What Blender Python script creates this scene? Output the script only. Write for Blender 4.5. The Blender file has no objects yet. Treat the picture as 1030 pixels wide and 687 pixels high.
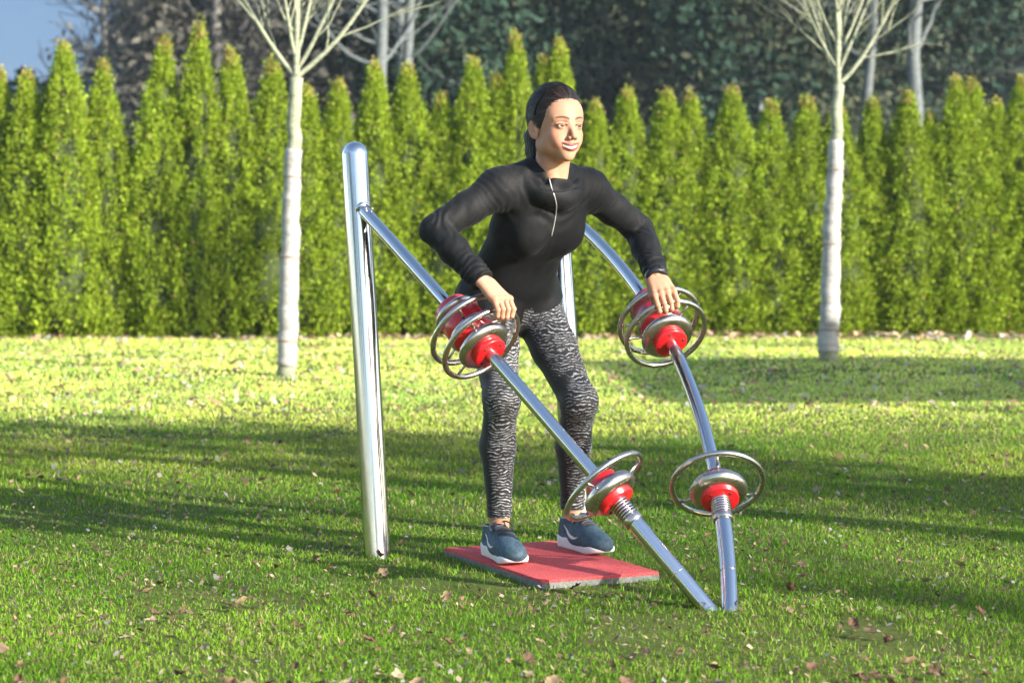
import bpy, math, random
import numpy as np
from mathutils import Vector, Matrix
PI = math.pi
rng = np.random.default_rng(7)
random.seed(7)
scene = bpy.context.scene
COL = scene.collection
V3 = lambda *a: np.array(a, float)
def nrm(v):
    v = np.asarray(v, float); return v/np.linalg.norm(v)
FPX = 2050.0; HCAM = 1.05
def W(px, py, Z):            # point seen at (px, py) of the photograph at distance Z
    return V3((px-515)/FPX*Z, Z, HCAM-(py-235)/FPX*Z)
def proj(p):
    return 515+FPX*p[0]/p[1], 235+FPX*(HCAM-p[2])/p[1]

# ---------------------------------------------------------------- objects
ORI = {}
def mesh_obj(name, V, F, mat, parent=None, origin=None, smooth=True, col=None, mats=None, midx=None):
    V = np.asarray(V, float).reshape(-1, 3)
    if parent is not None: o3 = ORI[parent.name]
    else: o3 = np.zeros(3) if origin is None else np.asarray(origin, float)
    me = bpy.data.meshes.new(name)
    Vl = V-o3
    if isinstance(F, np.ndarray):
        n = F.shape[1]
        me.vertices.add(len(Vl)); me.vertices.foreach_set('co', Vl.astype(np.float32).ravel())
        me.loops.add(F.size); me.loops.foreach_set('vertex_index', F.astype(np.int32).ravel())
        me.polygons.add(len(F)); me.polygons.foreach_set('loop_start', np.arange(0, F.size, n, dtype=np.int32))
        me.polygons.foreach_set('loop_total', np.full(len(F), n, np.int32))
        me.update(calc_edges=True)
    else:
        me.from_pydata([tuple(v) for v in Vl], [], F)
    me.polygons.foreach_set('use_smooth', np.full(len(me.polygons), smooth))
    for m in (mats or [mat]): me.materials.append(m)
    if midx is not None: me.polygons.foreach_set('material_index', np.asarray(midx, np.int32))
    if col is not None:
        a = me.color_attributes.new('Col', 'FLOAT_COLOR', 'POINT')
        c = np.ones((len(Vl), 4), np.float32); c[:, :3] = col
        a.data.foreach_set('color', c.ravel())
    me.update()
    ob = bpy.data.objects.new(name, me); COL.objects.link(ob)
    if parent is not None:
        ob.parent = parent; ORI[ob.name] = o3
    else:
        ob.location = o3; ORI[ob.name] = o3
    return ob
def empty(name, loc):
    o = bpy.data.objects.new(name, None); COL.objects.link(o); o.location = loc
    o.empty_display_size = .2
    ORI[o.name] = np.asarray(loc, float); return o
def tag(o, label=None, cat=None, group=None, kind=None):
    if label: o['label'] = label
    if cat: o['category'] = cat
    if group: o['group'] = group
    if kind: o['kind'] = kind
    return o

# ---------------------------------------------------------------- geometry kit
class MB:
    def __init__(s): s.v = []; s.f = []; s.n = 0; s.m = []
    def add(s, V, F, mi=0):
        s.v.append(np.asarray(V, float)); s.f += [tuple(int(i)+s.n for i in f) for f in F]; s.n += len(V); s.m += [mi]*len(F)
        return s
    def build(s, name, mat, parent=None, origin=None, smooth=True, mats=None, col=None):
        return mesh_obj(name, np.vstack(s.v), s.f, mat, parent, origin, smooth, mats=mats, midx=s.m if mats else None, col=col)
def tube(P, R, seg=12, caps=True, closed=False):
    P = np.asarray(P, float); n = len(P); R = np.broadcast_to(np.asarray(R, float), (n,))
    if closed: T = np.roll(P, -1, 0)-np.roll(P, 1, 0)
    else: T = np.gradient(P, axis=0)
    T /= np.linalg.norm(T, axis=1)[:, None]+1e-12
    a = V3(0, 0, 1) if abs(T[0][2]) < .9 else V3(1, 0, 0)
    N = nrm(np.cross(T[0], a)); V = []
    ang = np.linspace(0, 2*PI, seg, endpoint=False)
    for i in range(n):
        N = nrm(N-T[i]*np.dot(N, T[i])); B = np.cross(T[i], N)
        V.append(P[i]+R[i]*(np.cos(ang)[:, None]*N+np.sin(ang)[:, None]*B))
    V = np.vstack(V); F = []
    m = n if closed else n-1
    for i in range(m):
        for j in range(seg):
            F.append((i*seg+j, i*seg+(j+1) % seg, ((i+1) % n)*seg+(j+1) % seg, ((i+1) % n)*seg+j))
    if caps and not closed:
        F.append(tuple(range(seg))[::-1]); F.append(tuple(range((n-1)*seg, n*seg)))
    return V, F
def frame(T):
    T = nrm(T); a = V3(0, 0, 1) if abs(T[2]) < .95 else V3(1, 0, 0)
    X = nrm(np.cross(a, T)); Y = np.cross(T, X); return X, Y, T
def lathe(C, T, prof, seg=48):
    X, Y, T = frame(T); ang = np.linspace(0, 2*PI, seg, endpoint=False); V = []; F = []
    for s, r in prof:
        r = max(r, 1e-4); V.append(C+T*s+r*(np.cos(ang)[:, None]*X+np.sin(ang)[:, None]*Y))
    for i in range(len(prof)-1):
        for j in range(seg):
            F.append((i*seg+j, i*seg+(j+1) % seg, (i+1)*seg+(j+1) % seg, (i+1)*seg+j))
    return np.vstack(V), F
def ring(C, T, R, r, seg=72, s2=14):
    X, Y, T = frame(T); a = np.linspace(0, 2*PI, seg, endpoint=False)
    return tube(C+R*(np.cos(a)[:, None]*X+np.sin(a)[:, None]*Y), r, s2, closed=True)
def hash2(ix, iy, s=0):
    n = (ix.astype(np.int64)*374761393+iy.astype(np.int64)*668265263+s*974711) & 0x7fffffff
    n = ((n ^ (n >> 13))*1274126177) & 0x7fffffff
    return ((n ^ (n >> 16)) & 0xffff)/65535.
def vnoise(x, y, s=0):
    ix = np.floor(x); iy = np.floor(y); fx = x-ix; fy = y-iy
    fx = fx*fx*(3-2*fx); fy = fy*fy*(3-2*fy)
    a = hash2(ix, iy, s); b = hash2(ix+1, iy, s); c = hash2(ix, iy+1, s); d = hash2(ix+1, iy+1, s)
    return (a*(1-fx)+b*fx)*(1-fy)+(c*(1-fx)+d*fx)*fy
def fbm(x, y, s=0, o=3):
    r = 0; a = .5
    for k in range(o): r = r+a*vnoise(x*2**k, y*2**k, s+k); a *= .5
    return r/(1-.5**o)
def sst(a, b, x):
    t = np.clip((x-a)/(b-a), 0, 1); return t*t*(3-2*t)

# ---------------------------------------------------------------- materials
def nodes(name):
    m = bpy.data.materials.new(name); m.use_nodes = True
    nt = m.node_tree; return m, nt, nt.nodes['Principled BSDF']
def nz(nt, scale, detail=4, rough=.6, coord='Object', vec=None):
    n = nt.nodes.new('ShaderNodeTexNoise'); n.inputs['Scale'].default_value = scale
    n.inputs['Detail'].default_value = detail; n.inputs['Roughness'].default_value = rough
    if vec is None:
        tc = nt.nodes.new('ShaderNodeTexCoord'); nt.links.new(tc.outputs[coord], n.inputs['Vector'])
    else: nt.links.new(vec, n.inputs['Vector'])
    return n
def ramp(nt, src, stops):
    r = nt.nodes.new('ShaderNodeValToRGB'); e = r.color_ramp.elements
    while len(e) < len(stops): e.new(.5)
    for k, (p, c) in enumerate(stops):
        e[k].position = p; e[k].color = (*c, 1) if len(c) == 3 else c
    nt.links.new(src, r.inputs[0]); return r
def bump(nt, bs, src, strength=.3, dist=.01):
    b = nt.nodes.new('ShaderNodeBump'); b.inputs['Strength'].default_value = strength; b.inputs['Distance'].default_value = dist
    nt.links.new(src, b.inputs['Height']); nt.links.new(b.outputs[0], bs.inputs['Normal']); return b
def simple(name, c, rough=.5, metal=0, var=.15, scale=20, bmp=0, bdist=.002, **kw):
    m, nt, bs = nodes(name)
    n = nz(nt, scale)
    lo = tuple(x*(1-var) for x in c); hi = tuple(min(1, x*(1+var)) for x in c)
    r = ramp(nt, n.outputs['Fac'], [(.3, lo), (.7, hi)]); nt.links.new(r.outputs[0], bs.inputs['Base Color'])
    bs.inputs['Roughness'].default_value = rough; bs.inputs['Metallic'].default_value = metal
    for k, v in kw.items(): bs.inputs[k.replace('_', ' ')].default_value = v
    if bmp: bump(nt, bs, n.outputs['Fac'], bmp, bdist)
    return m
def colmat(name, rough=.6, transl=0., spec=.3, bmp=None, mul=1.0, sss=0):
    m, nt, bs = nodes(name)
    a = nt.nodes.new('ShaderNodeAttribute'); a.attribute_name = 'Col'
    src = a.outputs['Color']
    nt.links.new(src, bs.inputs['Base Color']); bs.inputs['Roughness'].default_value = rough
    bs.inputs['Specular IOR Level'].default_value = spec
    if bmp:
        n = nz(nt, bmp[0]); bump(nt, bs, n.outputs['Fac'], bmp[1], bmp[2])
    if sss:
        bs.inputs['Subsurface Weight'].default_value = sss; bs.inputs['Subsurface Radius'].default_value = (.012, .005, .003)
        bs.inputs['Subsurface Scale'].default_value = 1.
    if transl:
        t = nt.nodes.new('ShaderNodeBsdfTranslucent'); nt.links.new(src, t.inputs['Color'])
        mx = nt.nodes.new('ShaderNodeMixShader'); mx.inputs[0].default_value = transl
        nt.links.new(bs.outputs[0], mx.inputs[1]); nt.links.new(t.outputs[0], mx.inputs[2])
        nt.links.new(mx.outputs[0], nt.nodes['Material Output'].inputs[0])
    return m
def steel(name, rough=.16, brushed=True, c=(.62, .62, .63)):
    m, nt, bs = nodes(name)
    bs.inputs['Base Color'].default_value = (*c, 1); bs.inputs['Metallic'].default_value = 1
    n = nz(nt, 14, 3); r = ramp(nt, n.outputs['Fac'], [(.3, (rough*.85,)*3), (.75, (rough*1.25,)*3)])
    nt.links.new(r.outputs[0], bs.inputs['Roughness'])
    tc = nt.nodes.new('ShaderNodeTexCoord'); mp = nt.nodes.new('ShaderNodeMapping'); mp.inputs['Scale'].default_value = (300, 300, 6)
    nt.links.new(tc.outputs['Object'], mp.inputs[0]); n2 = nz(nt, 1, 2, vec=mp.outputs[0])
    return m
M = {}
M['steel'] = steel('brushed_steel', .17, c=(.56, .56, .57))
M['steel_dark'] = steel('satin_steel', .27, c=(.50, .46, .42))
M['steel_post'] = steel('post_steel', .15, c=(.56, .56, .57))
M['red'] = simple('red_coated_metal', (.50, .008, .012), .32, var=.12, Coat_Weight=.25, bmp=.04)
M['hole'] = simple('bolt_hole_black', (.01, .01, .01), .6)
M['mat_red'] = None

def ground_mat():
    m, nt, bs = nodes('lawn_soil')
    n1 = nz(nt, .7, 6, .65); n2 = nz(nt, 75, 5, .75); n3 = nz(nt, 9, 5, .6)
    r1 = ramp(nt, n2.outputs['Fac'], [(.3, (.022, .020, .010)), (.45, (.05, .060, .012)), (.58, (.12, .11, .04)), (.72, (.20, .16, .09))])
    r2 = ramp(nt, n3.outputs['Fac'], [(.35, (.05, .1, .012)), (.7, (.12, .16, .03))])
    mx = nt.nodes.new('ShaderNodeMixRGB'); mx.inputs[0].default_value = .5
    nt.links.new(r1.outputs[0], mx.inputs[1]); nt.links.new(r2.outputs[0], mx.inputs[2])
    nt.links.new(mx.outputs[0], bs.inputs['Base Color']); bs.inputs['Roughness'].default_value = .95
    bs.inputs['Specular IOR Level'].default_value = .1
    bump(nt, bs, n2.outputs['Fac'], .6, .02)
    return m
M['ground'] = ground_mat()
M['leafy'] = colmat('foliage', .6, .35, .2)
M['grass'] = colmat('grass_blade', .55, .4, .15)
M['litter'] = colmat('dry_leaf', .65, .2, .25)
M['far'] = colmat('far_foliage', .8, .1, .1)

# ---------------------------------------------------------------- ground
def gh(X, Z):
    return (fbm(X*.9+5, Z*.9, 3)-.5)*.035*sst(7.6, 10, Z)+(fbm(X*.25, Z*.25, 9)-.5)*.10*sst(9, 15, Z)*(1-sst(18, 20, Z))
nx, nyy = 220, 260
gx = np.concatenate([[-900, -300, -120, -60, -30], np.linspace(-14, 14, nx), [30, 60, 120, 300, 900]])
gy = np.concatenate([[-900, -300, -100, -40, -15], np.linspace(-4, 26, nyy), [34, 50, 90, 200, 600, 1500]])
GX, GY = np.meshgrid(gx, gy); GZ = gh(GX, GY)*(np.abs(GX) < 14.01)
gv = np.stack([GX, GY, GZ], -1).reshape(-1, 3); a, b = len(gx), len(gy)
ii, jj = np.meshgrid(np.arange(a-1), np.arange(b-1)); k0 = (jj*a+ii).ravel()
tag(mesh_obj('ground', gv, np.stack([k0, k0+1, k0+a+1, k0+a], 1), M['ground']), kind='structure')

def make_grass():
    VV = []; CC = []; FF = []; n0 = 0
    for z0, z1, dens, hh, ww in ((3.9, 5.6, 15000, .0160, .0025), (5.6, 7.6, 10500, .0155, .0030), (7.6, 10.5, 5000, .019, .0042), (10.5, 14.5, 2300, .020, .007), (14.5, 20.4, 1000, .022, .011)):
        wmax = z1*.29+.5
        n = int((z1-z0)*2*wmax*dens)
        X = rng.uniform(-wmax, wmax, n); Z = rng.uniform(z0, z1, n)
        k = np.abs(X) < Z*.275+.35
        pat = fbm(X*1.3, Z*1.3, 21, 4); dirt = fbm(X*3.1+9, Z*3.1, 33, 3)
        wear = np.exp(-(((X-.75)/.75)**2+((Z-5.35)/.35)**2))*.55+np.exp(-(((X+.1)/.5)**2+((Z-6.0)/.25)**2))*.35
        k &= rng.random(n) > (np.clip((dirt-.56)*6, 0, .5)+wear)
        X = X[k]; Z = Z[k]; pat = pat[k]; n = len(X)
        H = hh*rng.uniform(.5, 1.35, n)*(.65+.7*fbm(X*2.2, Z*2.2, 5)); Wd = ww*rng.uniform(.7, 1.3, n)
        th = rng.uniform(0, 2*PI, n); ln = rng.uniform(.15, .95, n)*H; la = rng.uniform(0, 2*PI, n)
        d = np.stack([np.cos(th), np.sin(th), 0*th], 1); L = np.stack([np.cos(la)*ln, np.sin(la)*ln, 0*la], 1)
        B = np.stack([X, Z, gh(X, Z)-.002], 1); U = np.stack([0*H, 0*H, H], 1)
        V = np.stack([B-d*Wd[:, None]/2, B+d*Wd[:, None]/2, B+L*.35+U*.62+d*Wd[:, None]*.38, B+L*.35+U*.62-d*Wd[:, None]*.38, B+L+U], 1)
        t = rng.random(n); g = np.clip(pat*1.7-.35+rng.normal(0, .16, n), 0, 1)[:, None]
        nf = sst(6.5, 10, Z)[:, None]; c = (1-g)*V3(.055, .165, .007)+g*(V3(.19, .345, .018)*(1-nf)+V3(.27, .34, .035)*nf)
        st = rng.random(n) < .09+.30*np.clip(pat-.45, 0, 1)+.05*(Z > 10); c[st] = V3(.33, .30, .13)*rng.uniform(.5, 1.2, st.sum())[:, None]
        dk = rng.random(n) < .05; c[dk] = V3(.12, .08, .04)
        c = c*rng.uniform(.75, 1.25, n)[:, None]
        far = sst(9.5, 14, Z)[:, None]; c = c*(1+.9*far)+V3(.19, .165, .075)*far  # far lawn's sunlit brightness painted in, with pale leaves and moss
        idx = n0+np.arange(n)[:, None]*5
        FF.append(idx+np.array([[0, 1, 2]])); FF.append(idx+np.array([[0, 2, 3]])); FF.append(idx+np.array([[3, 2, 4]]))
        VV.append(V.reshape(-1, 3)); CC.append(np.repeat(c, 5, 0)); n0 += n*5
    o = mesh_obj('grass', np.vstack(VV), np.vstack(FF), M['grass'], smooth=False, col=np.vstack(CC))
    tag(o, 'short green turf grass covering the park lawn', 'grass', kind='stuff')
make_grass()

# fallen leaves
def leaf_mesh(kind):
    r = np.random.default_rng(40+kind)
    n = 9; out = []
    t = np.linspace(0, 1, n); w = .36*np.sin(PI*np.clip(t, .02, .98))**.8*(1+.35*np.sin(t*PI*3+kind)*.6)
    curl = r.uniform(.25, .9); V = []
    for i in range(n):
        for s in (-1, -.5, 0, .5, 1):
            x = s*w[i]*(1+.15*r.normal()); y = t[i]-.5
            z = curl*(s*w[i])**2*1.6+curl*.5*(y*y)+.03*r.normal()
            V.append((x, y, z))
    F = [(i*5+j, i*5+j+1, (i+1)*5+j+1, (i+1)*5+j) for i in range(n-1) for j in range(4)]
    V = np.array(V); V[:, 2] -= V[:, 2].min()
    return V, F
LEAFC = [((.42, .30, .17), 'crumpled pale tan dead leaf'), ((.24, .13, .08), 'curled reddish brown dead leaf'), ((.50, .40, .26), 'flat bleached straw coloured dead leaf'),
         ((.20, .12, .07), 'dark brown withered dead leaf'), ((.31, .20, .13), 'folded russet dead leaf'), ((.34, .32, .30), 'pale greyish dead leaf')]
protos = []
mat_occl = lambda X, Z: (abs(X-.05) < .4 and abs(Z-6.45) < .45)
nl = 0
for i in range(300):
    while True:
        Z = 4.6+(13-4.6)*rng.random()**2.1; X = rng.uniform(-1, 1)*(Z*.262)
        if mat_occl(X, Z): continue
        if Z < 7 or vnoise(V3(X*1.5), V3(Z*1.5), 77)[0] > .35: break
    k = int(rng.choice(6, p=[.26, .17, .17, .18, .14, .08])); s = rng.uniform(.017, .040)*(1.15-.25*(Z > 6.5))
    if len(protos) <= k or True:
        pass
    key = k
    found = [p for p in protos if p[0] == key]
    if not found:
        V, F = leaf_mesh(k); c = np.array(LEAFC[k][0])*rng.uniform(.35, .65, (len(V), 1))
        o = mesh_obj('fallen_leaf', V, F, M['litter'], col=c); protos.append((k, o))
    else:
        o = found[0][1].copy(); COL.objects.link(o)
    o.location = (X, Z, float(gh(V3(X), V3(Z))[0])+.014+rng.uniform(0, .01)); o.scale = (s, s, s*rng.uniform(.6, 1.3))
    o.rotation_euler = (rng.normal(0, .45), rng.normal(0, .45), rng.uniform(0, 2*PI))
    tag(o, LEAFC[k][1]+' lying loose on the lawn', 'leaf', LEAFC[k][1]+'s scattered on the lawn')
def litter():
    VV = []; FF = []; CC = []; n0 = 0
    zs = [(4.4, 8, 6500, .0085), (8, 12, 1500, .016), (12, 20.4, 3200, .026), (19.9, 21.3, 1300, .04)]
    for z0, z1, n, s0 in zs:
        for _ in range(n):
            Z = rng.uniform(z0, z1); X = rng.uniform(-1, 1)*(Z*.28)
            if mat_occl(X, Z): continue
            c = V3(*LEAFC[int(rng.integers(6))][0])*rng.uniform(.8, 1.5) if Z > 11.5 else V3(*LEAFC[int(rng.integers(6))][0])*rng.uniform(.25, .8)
            s = s0*rng.uniform(.5, 1.2); a = rng.uniform(0, 2*PI); q = rng.normal(0, .35, 2)
            d = V3(math.cos(a), math.sin(a), q[0]); e = V3(-math.sin(a), math.cos(a), q[1])*.6
            C = V3(X, Z, float(gh(V3(X), V3(Z))[0])+.02)
            VV.append(np.stack([C-d*s, C-e*s, C+d*s+V3(0, 0, .2*s), C+e*s+V3(0, 0, .3*s)])); FF.append([n0, n0+1, n0+2, n0+3]); CC.append(np.tile(c, (4, 1))); n0 += 4
    o = mesh_obj('leaf_litter', np.vstack(VV), np.array(FF), M['litter'], col=np.vstack(CC), smooth=False)
    tag(o, 'thin scatter of small dry leaves and bits over the lawn', 'leaf litter', kind='stuff')
litter()

# ---------------------------------------------------------------- hedge of thujas
M['thuja_core'] = simple('thuja_inner', (.030, .045, .008), .9, var=.3, scale=12)  # inner foliage, darkened so the gaps between sprays look deeper
M['bark_brown'] = simple('brown_bark', (.11, .075, .05), .9, var=.35, scale=25, bmp=.5)
def thuja_variant(seed, slim):
    r = np.random.default_rng(seed); H = 1.0
    Rr = lambda t: np.minimum(1, ((1-t)/(.62-.12*slim)))**.85*(.82+.18*sst(0, .12, t))
    VV = []; CC = []
    n = 640; T = .995*r.random(n)**1.12; A = r.uniform(0, 2*PI, n)
    m = 46
    for i in range(n):
        t = T[i]; rad = .275*Rr(t)*(1+.15*r.normal())*(1+.13*math.sin(3*A[i]+5*t)) + .012; a = A[i]
        c = V3(math.cos(a)*rad, math.sin(a)*rad, .03+t*2.6)
        tone = r.uniform(.6, 1.15)
        csz = .068*(1-.45*t)
        P = c+r.normal(0, 1, (m, 3))*np.array([csz*.5, csz*.5, csz*1.05])
        out = nrm(V3(math.cos(a), math.sin(a), 0))
        ax = out*.55+V3(0, 0, 1)+r.normal(0, .38, (m, 3)); ax /= np.linalg.norm(ax, axis=1)[:, None]
        sd = np.cross(ax, r.normal(0, 1, (m, 3))); sd /= np.linalg.norm(sd, axis=1)[:, None]
        L = r.uniform(.020, .046, (m, 1))*(1-.3*t); w = L*.34
        VV.append(np.stack([P-ax*L*.4, P+sd*w, P+ax*L*.6, P-sd*w], 1).reshape(-1, 3))
        g = r.random((m, 1))
        cc = ((1-g)*V3(.145, .235, .012)+g*V3(.34, .44, .030))*tone
        br = r.random(m) < (.012+.5*(t > .965)); cc[br] = V3(.34, .24, .09)
        CC.append(np.repeat(cc, 4, 0))
    V = np.vstack(VV); F = np.arange(len(V)).reshape(-1, 4)
    return V, F, np.vstack(CC)
def thuja_core():
    Rr = lambda t: np.minimum(1, ((1-t)/.6))**.9
    prof = [(.12+t*2.3, .235*Rr(t)) for t in np.linspace(0, 1, 12)]
    return lathe(V3(0, 0, 0), V3(0, 0, 1), [(.1, .001)]+prof, 12)
crowns = []
for s in range(7):
    V, F, C = thuja_variant(100+s, s % 3*.5)
    e = empty('thuja_tree', (0, 0, 0))
    cr = mesh_obj('crown', V, F, M['leafy'], parent=e, col=C, smooth=False)
    cv, cf = thuja_core(); ic = mesh_obj('inner_foliage', cv, cf, M['thuja_core'], parent=e)
    ic.parent = cr
    tv, tf = tube([(0, 0, -.02), (.01, 0, .6), (0, .01, 1.8)], [.032, .028, .015], 8)
    tr = mesh_obj('trunk', tv, tf, M['bark_brown'], parent=e)
    crowns.append([e, cr, ic, tr, False])
PK = [(-40, 88), (-5, 72), (26, 76), (65, 47), (110, 66), (158, 44), (200, 28), (237, 56), (272, 64), (308, 90), (336, 84), (377, 66), (411, 68), (446, 98), (478, 62), (500, 80), (520, 38), (549, 60), (567, 44),
      (600, 104), (632, 93), (668, 94), (698, 97), (738, 92), (775, 106), (808, 102), (842, 108), (880, 102), (912, 96), (938, 116), (962, 82), (982, 84), (1001, 104), (1019, 82), (1052, 95), (1090, 90)]
words = ['first', 'second', 'third', 'fourth', 'fifth', 'sixth', 'seventh', 'eighth', 'ninth', 'tenth', 'eleventh', 'twelfth', 'thirteenth', 'fourteenth', 'fifteenth', 'sixteenth', 'seventeenth', 'eighteenth']
N = len(PK)
for i, (px, py) in enumerate(PK):
    cv = crowns[(i*3+i//7) % 7]; e, cr, ic, tr, used = cv
    if used:
        e2 = e.copy(); COL.objects.link(e2); c2 = cr.copy(); COL.objects.link(c2); c2.parent = e2
        i2 = ic.copy(); COL.objects.link(i2); i2.parent = c2; t2 = tr.copy(); COL.objects.link(t2); t2.parent = e2; e = e2
    else: cv[4] = True
    Z = 20.55+1.2*px/1030+rng.uniform(-.08, .08)
    top = HCAM-(py-235)/FPX*Z
    e.location = ((px-515)/FPX*Z, Z, 0); e.rotation_euler = (rng.normal(0, .012), rng.normal(0, .012), rng.uniform(0, 2*PI))
    sx = rng.uniform(1.0, 1.2)*(.96 if 500 < px < 570 else 1.04); e.scale = (sx, sx, top/2.62)
    look = 'tall' if py < 60 else ('short' if py > 100 else 'mid-height')
    j = i if i < 18 else N-1-i; side = 'left' if i < 18 else 'right'
    tag(e, f'{look} pointed evergreen in the clipped green hedge row, {words[j]} from its {side} end', 'conifer', 'thuja conifers forming the hedge row')

# ---------------------------------------------------------------- generic bare tree
def grow(mb, p, d, L, r, lev, R, up=.25, spread=.55, kids=4, seg=6, wob=.12, minr=.003):
    n = 6; P = [np.array(p, float)]; d = nrm(d)
    for i in range(n):
        d = nrm(d+R.normal(0, wob, 3)+V3(0, 0, up*.25)); P.append(P[-1]+d*L/n)
    rr = np.linspace(r, max(r*.35, minr), n+1)
    mb.add(*tube(P, rr, seg if lev > 1 else 4, caps=False))
    if lev <= 0: return
    for k in range(kids):
        i = int(R.integers(2, n+1)); a = R.uniform(0, 2*PI)
        X, Y, T = frame(nrm(P[i]-P[i-1])); nd = nrm(T+spread*(math.cos(a)*X+math.sin(a)*Y)*R.uniform(.6, 1.4)+V3(0, 0, up))
        grow(mb, P[i], nd, L*R.uniform(.5, .75), rr[i]*.65, lev-1, R, up, spread, kids, seg, wob, minr)
def wrapmat(name, lo, hi, sc):
    m, nt, bs = nodes(name)
    tc = nt.nodes.new('ShaderNodeTexCoord'); mp = nt.nodes.new('ShaderNodeMapping'); mp.inputs['Scale'].default_value = (1, 1, 3)
    nt.links.new(tc.outputs['Object'], mp.inputs[0]); n = nz(nt, sc, 6, .7, vec=mp.outputs[0])
    r = ramp(nt, n.outputs['Fac'], [(.3, lo), (.55, hi), (.8, tuple(x*1.1 for x in hi))]); nt.links.new(r.outputs[0], bs.inputs['Base Color'])
    bs.inputs['Roughness'].default_value = .85; bump(nt, bs, n.outputs['Fac'], .5, .01); return m
M['wrap'] = wrapmat('pale_trunk_wrap', (.17, .16, .145), (.33, .32, .30), 9)
M['pale_bark'] = wrapmat('pale_green_bark', (.10, .115, .07), (.25, .265, .18), 14)
M['tie'] = simple('brown_twine', (.22, .12, .07), .9)
def young_tree(base, topP, rb, rt, wrap_top, limbs, label, seed):
    R = np.random.default_rng(seed); e = empty('young_tree', base)
    base = np.array(base); topP = np.array(topP); n = 26
    P = [base+(topP-base)*t+V3(0, 0, -.03 if t == 0 else 0)+V3(*(R.normal(0, .006, 2)), 0) for t in np.linspace(0, 1, n)]
    rr = np.linspace(rb, rt, n)*(1+R.normal(0, .025, n)); rr[0] *= 1.12
    mb = MB(); mb.add(*tube(P, rr, 16)); mb.build('trunk', M['pale_bark'], e)
    kk = int(n*wrap_top)
    PW = np.array(P[1:kk]); PW = np.repeat(PW, 3, 0)[:-2]; t3 = np.arange(len(PW)) % 3
    PW2 = PW.copy()
    for q in range(len(PW)-1):
        if t3[q]: PW2[q] = PW[q]+(np.array(P[1+q//3+1])-np.array(P[1+q//3]))*t3[q]/3
    rw = np.interp(np.linspace(0, 1, len(PW2)), np.linspace(0, 1, kk-1), rr[1:kk])*(1.14 if seed == 11 else 1.06)+.005+R.normal(0, .0022, len(PW2))
    w = MB(); w.add(*tube(PW2, rw, 18)); wo = w.build('trunk_wrap', M['wrap'], e)
    tm = MB()
    for q in (int(len(PW2)*.12), int(len(PW2)*.5), int(len(PW2)*.86)):
        tm.add(*ring(PW2[q], V3(.05, .1, 1), rw[q]+.003, .0045, 24, 6))
    tt = tm.build('twine', M['tie'], e); tt.parent = wo
    c = MB()
    for (dx, dy, dz, L, r, off) in limbs:
        p = topP+V3(0, 0, off); d = nrm(V3(dx, dy, dz))
        # curved limb that sweeps upward
        Q = [p]; dd = d.copy()
        m = 12
        for i in range(m):
            dd = nrm(dd+V3(0, 0, .085)+R.normal(0, .035, 3)); Q.append(Q[-1]+dd*L/m)
        r = r*.8; rs = np.linspace(r, r*.35, m+1); c.add(*tube(Q, rs, 8, caps=False))
        for i in range(2, m+1):
            for _ in range(2 if i > 4 else 1):
                a = R.uniform(0, 2*PI); X, Y, T = frame(Q[i]-Q[i-1])
                nd = nrm(T+.6*(math.cos(a)*X+math.sin(a)*Y)); grow(c, Q[i], nd, L*R.uniform(.2, .42), rs[i]*.5, 1, R, .2, .5, 3, 4, .10, .0022)
    c.build('crown', M['pale_bark'], e)
    tag(e, label, 'young tree', 'young staked lawn trees with wrapped trunks')
Z1 = 14.85; tp = W(298, 78, Z1)
young_tree((-1.644, Z1, 0), tp, .066, .048, .80,
           [(-.55, .1, .5, 1.5, .024, .0), (.62, .05, .45, 1.7, .024, .0), (.5, -.1, .75, 1.6, .022, .05), (.02, 0, 1, 1.7, .034, .02), (.12, .1, 1, 1.6, .026, .1), (.32, -.05, 1, 1.5, .020, .15), (-.25, -.2, 1, 1.4, .018, .12), (.3, .25, .9, 1.4, .018, .2), (-.12, .15, 1, 1.4, .018, .2)],
           'pale bare young tree on the lawn left of the tall leaning post', 5)
Z2 = 16.45; tp = W(843, 86, Z2)
young_tree(((832-515)/FPX*Z2, Z2, 0), tp, .072, .042, .82,
           [(-.35, .1, .8, 1.6, .022, .0), (.75, .05, .6, 1.8, .024, .0), (.35, -.1, .9, 1.6, .020, .1), (.0, 0, 1, 1.8, .032, .02), (.12, .1, 1, 1.7, .022, .1), (-.3, .2, .95, 1.5, .018, .1), (-.5, -.15, .7, 1.3, .013, .12), (.55, .2, .8, 1.4, .016, .25), (-.1, -.2, 1, 1.5, .018, .2), (.3, .3, 1, 1.4, .016, .3)],
           'pale bare young tree on the lawn at right with stepped trunk wrap', 11)

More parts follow.
